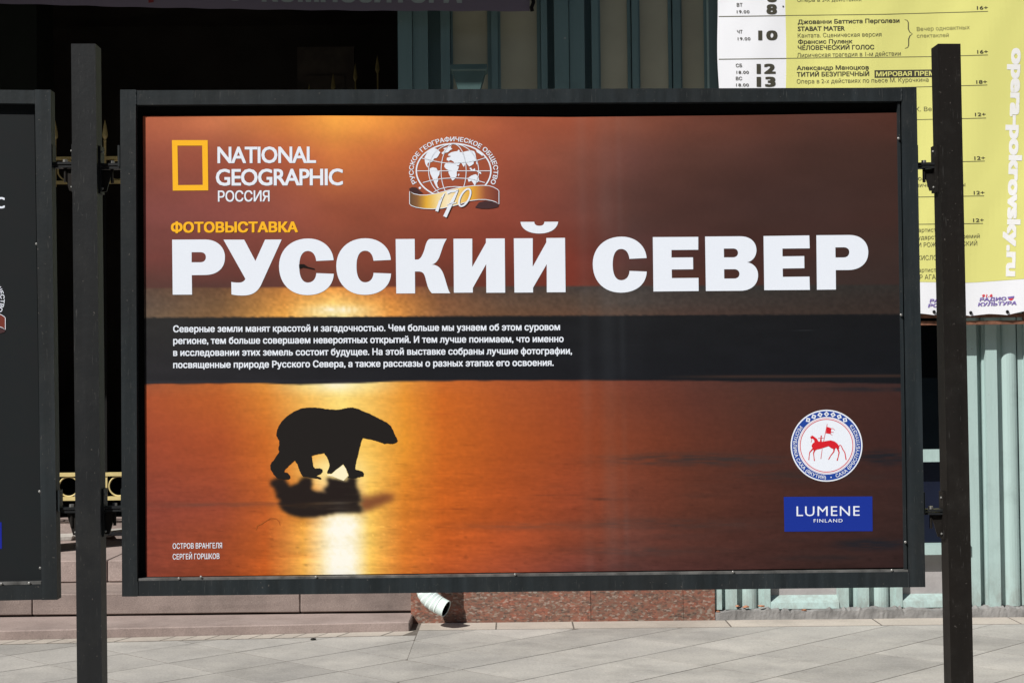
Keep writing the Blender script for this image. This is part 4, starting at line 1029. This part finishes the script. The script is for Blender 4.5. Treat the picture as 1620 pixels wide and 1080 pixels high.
# the society's globe emblem
def emblem(poster, mp, tr, ribbon_dark=False):
    WHc = WH
    def build(p, name, lift):
        p.V = [np.array([tr(a, b) for a, b in v]) for v in p.V]
        p.build(name, poster, mp, lift, M_PRINT)
    p = Print(); c0 = (717.6, 270.4)
    p.text('РУССКОЕ ГЕОГРАФИЧЕСКОЕ ОБЩЕСТВО', None, None, 7.4, WHc, .02, 1.0, 0,
           arcpath(lambda t: (c0[0]+63.2*math.cos(t), c0[1]-46.6*math.sin(t)), math.radians(203), math.radians(-24)))
    p.ellipse(664.3, 297.5, 1.9, 1.9, WHc, 14)
    p.ering(*c0, 59, 43, 2.2, WHc)
    build(p, 'emblem_lettering', .0006)
    p = Print()
    p.ering(*c0, 39.6, 42.5, 1.1, WHc); p.ering(*c0, 19.8, 42.5, 1.1, WHc)
    p.stroke([(660, 270.4), (776, 270.4)], 1.1, WHc)
    p.stroke([(666, 250), (680, 253.5), (700, 257.5), (718, 258.5), (740, 257), (756, 253.5), (769, 249.5)], 1.1, WHc)
    p.stroke([(669, 289), (682, 285.5), (700, 282.5), (718, 281.5), (740, 282.5), (754, 285.5), (767, 289)], 1.1, WHc)
    p.stroke([(686, 304), (696, 299), (708, 296), (720, 295.2), (732, 296)], 1.1, WHc)
    e = lambda L_: [(650+a/11.571, 210+b/11.571) for a, b in L_]
    for L_ in ([(250, 450), (290, 380), (340, 320), (400, 285), (450, 290), (490, 310), (520, 340), (540, 360), (520, 390), (500, 430), (470, 465), (430, 470), (410, 500), (395, 530), (360, 540), (340, 560), (320, 545), (300, 580), (310, 620), (340, 640), (320, 645), (290, 620), (265, 570), (255, 520)],
               [(590, 290), (650, 270), (720, 250), (745, 235), (730, 270), (760, 300), (720, 320), (680, 360), (620, 370), (580, 400), (560, 370), (600, 340), (620, 310)],
               [(345, 655), (400, 635), (470, 650), (480, 680), (530, 710), (520, 770), (490, 820), (500, 880), (480, 920), (490, 980), (520, 1020), (490, 1020), (460, 980), (430, 920), (400, 840), (360, 760), (345, 700)],
               [(640, 560), (690, 540), (760, 550), (800, 570), (850, 610), (880, 620), (870, 660), (840, 720), (840, 790), (800, 850), (765, 878), (740, 850), (720, 800), (690, 740), (690, 690), (640, 660), (610, 620), (620, 580)],
               [(655, 500), (660, 460), (700, 450), (740, 430), (680, 420), (690, 390), (740, 360), (800, 345), (850, 340), (870, 310), (900, 330), (890, 352), (940, 360), (1010, 340), (1100, 325), (1160, 340), (1180, 380), (1190, 430), (1200, 500), (1150, 520), (1150, 570), (1110, 600), (1070, 620), (1040, 590), (1010, 545), (990, 590), (970, 630), (950, 600), (930, 560), (900, 560), (880, 600), (830, 600), (800, 560), (780, 530), (730, 500), (690, 520)],
               [(1190, 320), (1240, 330), (1320, 390), (1310, 430), (1260, 390), (1210, 360)], [(1045, 830), (1100, 790), (1150, 770), (1190, 760), (1230, 800), (1250, 860), (1230, 900), (1190, 920), (1165, 965), (1140, 920), (1110, 880), (1060, 900), (1045, 870)],
               [(858, 770), (880, 748), (890, 770), (870, 802)], [(1070, 650), (1100, 640), (1130, 680), (1170, 650), (1180, 690), (1110, 700)], [(1200, 700), (1280, 720), (1290, 760), (1240, 740)], [(1190, 540), (1220, 520), (1222, 560), (1205, 585)]):
        p.poly(e(L_), WHc)
    build(p, 'emblem_globe', .0008)
    r = lambda L_: [(640+a/10.125, 280+b/10.125) for a, b in L_]
    p = Print()
    p.poly(r([(75, 185), (120, 165), (190, 170), (240, 215), (300, 262), (200, 268), (110, 245), (80, 220)]), (72, 48, 48)); build(p, 'ribbon_fold', .0010); p = Print()
    p.poly(r([(1130, 490), (1190, 410), (1290, 385), (1400, 395), (1510, 440), (1500, 480), (1420, 500), (1330, 510), (1230, 508)]), (72, 50, 52))
    build(p, 'ribbon_fold', .0010)
    top_ = [(80, 230), (150, 270), (250, 290), (350, 290), (500, 265), (620, 235), (760, 195), (900, 165), (1100, 140), (1250, 135), (1350, 140), (1430, 165), (1490, 200), (1512, 225)]
    bt_ = [(80, 430), (110, 460), (180, 485), (300, 505), (450, 512), (600, 500), (750, 470), (900, 430), (1050, 380), (1180, 362), (1300, 362), (1400, 380), (1460, 400), (1512, 435)]
    xs = np.linspace(80, 1512, 60); ty = np.interp(xs, *zip(*top_)); by = np.interp(xs, *zip(*bt_))
    if ribbon_dark: cs = np.stack([np.interp(xs, [80, 1512], [a_, a_]) for a_ in (118, 56, 46)], -1)
    else: cs = np.stack([np.interp(xs, [80, 200, 350, 520, 700, 860, 1080, 1180, 1300, 1512], v) for v in
                   ((104, 140, 230, 245, 252, 248, 230, 205, 156, 120), (78, 98, 176, 218, 238, 214, 172, 138, 88, 62), (58, 62, 62, 150, 205, 140, 60, 70, 62, 54))], -1)
    V = np.concatenate([np.stack([xs, ty], 1), np.stack([xs, by], 1)]); T = []
    for i in range(59): T += [(i, i+1, i+61), (i, i+61, i+60)]
    p = Print(); p.add(np.array(r(V)), T, np.concatenate([cs, cs])); build(p, 'ribbon', .0012)
    p = Print()
    p.stroke(r(top_+bt_[::-1]), 1.0, WHc, True)
    build(p, 'ribbon_edge', .0014)
    if ribbon_dark: return
    for dx, col, k, nm, lf in ((7, (90, 78, 76), 1.0, 'numeral_shadow', .0016), (0, WHc, .95, 'numerals', .0020)):
        p = Print()
        d = lambda L_: r([(a_+dx, b_+dx*.3) for a_, b_ in L_])
        p.stroke(d([(640, 262), (600, 330), (560, 420), (515, 550)]), [1.6*k, 3.0*k, 4.2*k, 5.0*k], col); p.stroke(d([(600, 330), (540, 400)]), [1.6, .6], col)
        p.stroke(d([(680, 255), (740, 230), (800, 225), (860, 212)]), [5*k, 3.8*k, 3.5*k, 2.6*k], col)
        p.stroke(d([(850, 215), (780, 360), (700, 520), (645, 638)]), [2.6*k, 5*k, 5.6*k, 6*k], col); p.stroke(d([(680, 445), (740, 430), (830, 410)]), [1, 2, 1.4], col)
        p.stroke(d([(965+75*math.cos(t)-.38*145*math.sin(t)*-1, 330-138*math.sin(t)) for t in np.linspace(0, 2*math.pi, 30)[:-1]]), 2.9*k, col, True)
        build(p, nm, lf)
emblem(poster, pmap, lambda a, b: (a, b))

# round republic emblem
BL = (38, 72, 160); RE = (214, 36, 48)
c = (1307.6, 704.6)
pr = Print(); pr.ellipse(*c, 56.8, 56.8, WH); pr.build('round_emblem', poster, pmap, .0006, M_PRINT)
pr = Print(); pr.ering(*c, 50.1, 50.1, 9.2, BL); pr.ering(*c, 41.6, 41.6, 1.1, RE); pr.ering(*c, 43.8, 43.8, .5, (235, 170, 175)); pr.build('emblem_ring', poster, pmap, .0008, M_PRINT)
pr = Print()
cp_ = lambda t: (c[0]+52.8*math.cos(t), c[1]-52.8*math.sin(t))
pr.text('РЕСПУБЛИКА САХА (ЯКУТИЯ)', None, None, 5.6, WH, .012, 1, 0, arcpath(cp_, math.radians(143), math.radians(269)))
pr.text('САХА ӨРӨСПҮҮБҮЛҮКЭТЭ', None, None, 5.6, WH, .012, 1, 0, arcpath(cp_, math.radians(287), math.radians(400)))
pr.ellipse(c[0]+7.2, c[1]+50, 1.0, 1.0, WH, 10)
for k in range(-3, 4):
    t = math.radians(90-k*11.9); x, y = c[0]+50*math.cos(t), c[1]-50*math.sin(t)
    for rr, col in ((4.3, WH), (2.0, (120, 145, 200)), (1.0, WH)):
        pr.poly([(x+rr*math.cos(t+math.pi/2*i), y-rr*math.sin(t+math.pi/2*i)) for i in range(4)], col)
pr.build('emblem_lettering', poster, pmap, .0010, M_PRINT)
pr = Print(); h = lambda L_: [(1245+a/8.64, 640+b/8.64) for a, b in L_]
pr.poly(h([(318, 440), (345, 418), (375, 438), (410, 465), (430, 500), (470, 505), (510, 500), (560, 490), (600, 485), (650, 500), (690, 530), (710, 560), (715, 590), (700, 605), (670, 590), (640, 605), (600, 590), (570, 565), (520, 580), (460, 600), (410, 610), (370, 630), (350, 600), (335, 560), (350, 530), (375, 510), (370, 480), (350, 462), (325, 462)]), RE)
for L_, wd in (([(355, 600), (310, 650), (303, 700), (298, 752)], [2.4, 1.4, 1.0, 1.4]), ([(380, 615), (362, 660), (368, 710), (375, 766)], [2.6, 1.5, 1.0, 1.6]), ([(645, 595), (640, 640), (600, 690), (567, 748)], [3, 1.7, 1.2, 1.2]), ([(690, 590), (712, 650), (700, 710), (685, 762)], [3, 1.8, 1.2, 1.8]),
               ([(712, 565), (725, 548), (742, 560), (760, 605), (790, 650), (808, 750)], [1.2, 1.2, 1.2, 1.5, 1.4, 1.6]), ([(462, 505), (466, 440)], [2.8, 1.4]), ([(466, 440), (470, 420)], [1.8, 1.8]), ([(425, 458), (500, 454)], [.7, .7]), ([(550, 262), (500, 500)], [.7, .8]), ([(482, 600), (463, 738)], [.6, .9]),
               ([(600, 325), (630, 325), (655, 345)], .7), ([(600, 372), (638, 376)], .7), ([(590, 395), (620, 415)], .7), ([(325, 455), (340, 480), (328, 512)], .7)):
    pr.stroke(h(L_), wd, RE)
pr.poly(h([(545, 298), (605, 320), (598, 398), (532, 388)]), RE)
pr.build('emblem_horseman', poster, pmap, .0010, M_PRINT)
pr = Print(); pr.poly([(1240, 785.5), (1380, 784.8), (1380.5, 839.6), (1241, 840.4)], (28, 52, 150)); pr.build('sponsor_label', poster, pmap, .0006, M_PRINT)
pr = Print(); pr.text('LUMENE', (1260.2, 815.8), (1360, 815.2), 16.2, WH, -.004, 1.12); pr.text('FINLAND', (1287.3, 825.9), (1333, 825.6), 5.7, WH, .004, 1.2)
pr.build('sponsor_lettering', poster, pmap, .0009, M_PRINT)

# --- the neighbouring panel on the left
left = empty('exhibition_panel', tuple(pm(-500, 950)), 'dark charcoal poster board in a steel frame, cut off at the left edge', 'poster board')
W2 = -1250
lt = lambda x: 142.3+(x-80)*.012; lb = lambda x: 948-(x-90)*.022
def lq(x0t, x1t, y0, y1, x0b, x1b): return [(x0t, y0(x0t)), (x1t, y0(x1t)), (x1b, y1(x1b)), (x0b, y1(x0b))]
box4('frame_bar', [(55, lt(55)), (80, lt(80)), (90.5, lb(90.5)), (66, lb(66))], 0, .04, M_FRAME, left)
box4('frame_bar', [(W2, lt(W2)), (W2+25, lt(W2)), (W2+25, lb(W2)), (W2, lb(W2))], 0, .04, M_FRAME, left)
box4('frame_bar', [(W2+25.4, lt(W2)+.8), (54.6, lt(55)+.8), (54.9, lt(55)+22), (W2+25.4, lt(W2)+22)], .0006, .04, M_FRAME, left)
box4('frame_bar', [(W2+25.4, lb(W2)-24), (65.4, lb(66)-24), (65.7, lb(66)-.5), (W2+25.4, lb(W2)-.5)], .0006, .04, M_FRAME, left)
box4('backing_board', [(W2+10, 150), (60, 150), (75, 935), (W2+10, 950)], .022, .034, M_BACK, left, 0)
box4('retaining_strip', [(W2+26, lb(W2)-29), (64, lb(66)-29), (64.4, lb(66)-24.6), (W2+26, lb(W2)-24.6)], .004, .019, M_LEDGE, left, .0006)
for qq in ((2, lb(2)-27), (46, lb(46)-27), (63.5, 898), (62.5, 777), (57.6, 386)): share(sm, 'screw', pm(*qq, .001), left)
lmap = lambda px, py, lift: pm(px, py, .019-lift)
V = []; C = []; Fc = []; nx_, ny_ = 60, 40
for j in range(ny_+1):
    for i in range(nx_+1):
        xr = 54+11.5*j/ny_; px_ = W2+20+(xr-W2-20)*i/nx_; py_ = 160+(lb(px_)-30-160)*j/ny_
        V.append(lmap(px_, py_, 0)); C.append(lin((33+random.uniform(-1, 1), 36, 38))*KP)
for j in range(ny_):
    for i in range(nx_):
        a = j*(nx_+1)+i; Fc.append((a, a+nx_+1, a+nx_+2, a+1))
lp = mobj('poster', V, Fc, M_PRINT, left, True, C)
pr = Print(); pr.text('GEOGRAPHIC', (-122, 329.8), (7.5, 329.6), 18.6, WH, .02, .92); pr.text('NATIONAL', (-120, 305), (-20, 305), 18.6, WH, .02, .92)
pr.build('logo_lettering', lp, lmap, .0006, M_PRINT)
emblem(lp, lmap, lambda a, b: (9+(a-790)*.9, 525+(b-327)*.9), True)
pr = Print(); pr.poly([(-90, 826), (2.5, 825.5), (3, 867.5), (-90, 868)], (28, 40, 150)); pr.build('sponsor_label', lp, lmap, .0006, M_PRINT)

# ================================================================== POSTS
def post(label, xt0, xt1, yt, slope0, slope1, mat, side, brk):
    ztop = pm((xt0+xt1)/2, yt).z
    # px at ground level
    yg = 540+62+EYE*F/4.0
    x0b, x1b = xt0+slope0*(yg-yt), xt1+slope1*(yg-yt)
    A = [pm(xt0, yt), pm(xt1, yt), pm(x1b, yg), pm(x0b, yg)]
    for k in (2, 3): A[k].z = -.03
    r = empty('steel_post', (A[3]+A[2])/2, label, 'post', 'square steel posts carrying the poster boards')
    A = [a+Vector((0, -.012, 0)) for a in A]
    B = [a+Vector((-AY, 1, 0))*.06 for a in A]
    hexa('post_tube', A, B, mat, r, .003)
    for (bx0, bx1, by, px_p, nut) in brk:
        p0, p1 = pm(bx0, by, .012), pm(bx1, by, .012)
        box('bracket_arm', min(p0.x, p1.x), max(p0.x, p1.x), p0.y, p0.y+.03, p0.z-.005, p0.z+.001, M_POSTL, r, .0006)
        box('bracket_arm', min(p0.x, p1.x)+.002, max(p0.x, p1.x)-.002, p0.y+.002, p0.y+.028, p0.z-.013, p0.z-.0075, M_POSTL, r, .0006)
        xp = pm(px_p, by, .01).x; s = 1 if px_p == bx0 else -1
        pl = box('bracket_plate', xp-.004, xp+.004, p0.y-.004, p0.y+.034, p0.z-.075, p0.z+.045, M_POSTR if side else M_POSTL, r, .001)
        xa = xp+s*.004
        g0 = [(xa, p0.y+.012, p0.z-.0145), (xa+s*.026, p0.y+.012, p0.z-.0145), (xa+s*.010, p0.y+.012, p0.z-.07), (xa, p0.y+.012, p0.z-.07)]
        hexa('gusset', g0, [(v[0], v[1]+.006, v[2]) for v in g0], M_POSTR, r, 0)
        xn = pm(nut, by, .02).x
        bm = bmesh.new(); bmesh.ops.create_cone(bm, cap_ends=True, segments=6, radius1=.0065, radius2=.0062, depth=.007)
        me = bpy.data.meshes.new('bolt'); bm.to_mesh(me); bm.free(); me.materials.append(M_ZINC)
        share(me, 'bolt', (xn, p0.y+.012, p0.z+.0048), r)
        bm = bmesh.new(); bmesh.ops.create_cone(bm, cap_ends=True, segments=8, radius1=.004, radius2=.004, depth=.035)
        me = bpy.data.meshes.new('bolt_shank'); bm.to_mesh(me); bm.free(); me.materials.append(M_POSTR)
        share(me, 'bolt_shank', (xn, p0.y+.012, p0.z-.031), r)
        for dz in (.03, -.062):
            share(me2, 'plate_bolt', (xa+s*.002, p0.y+.006, p0.z+dz), r)
        # lug welded to the panel side
        xl = p1.x if s > 0 else p0.x
        box('welded_lug', xl-.004, xl+.001, p0.y-.008, p0.y+.022, p0.z-.008, p0.z+.045, M_FRAME, r, .001)
    return r
bm = bmesh.new(); bmesh.ops.create_icosphere(bm, subdivisions=1, radius=.0033)
me2 = bpy.data.meshes.new('plate_bolt'); bm.to_mesh(me2); bm.free(); me2.materials.append(M_ZINC)
post('charcoal square steel post in the gap between the dark board and the bear poster', 114.5, 153, 71, .0095, .0105, M_POSTL, 0,
     [(157, 190, 259, 157, 177), (84, 116, 257, 116, 103), (162, 195, 801, 162, 181), (95, 122, 803, 122, 113)])
post('brownish black square steel post standing in front of the yellow schedule banner', 1482, 1517.5, 71, .0205, .0205, M_POSTR, 1,
     [(1451, 1481, 258, 1481, 1462), (1462, 1494, 806, 1494, 1473)])

# bits of litter on the paving
p = ground(496, 1012)
bm = bmesh.new(); bmesh.ops.create_icosphere(bm, subdivisions=1, radius=.016)
for v in bm.verts: v.co = Vector((v.co.x*1.2, v.co.y, v.co.z*.5))*random.uniform(.7, 1.2)
me = bpy.data.meshes.new('litter'); bm.to_mesh(me); bm.free(); me.materials.append(M_BLACK)
lo = share(me, 'litter', p+Vector((0, 0, .007)), None); setp(lo, 'small black scrap lying on the pale border stones below the steps', 'litter')
bpy.data.objects.remove(to)
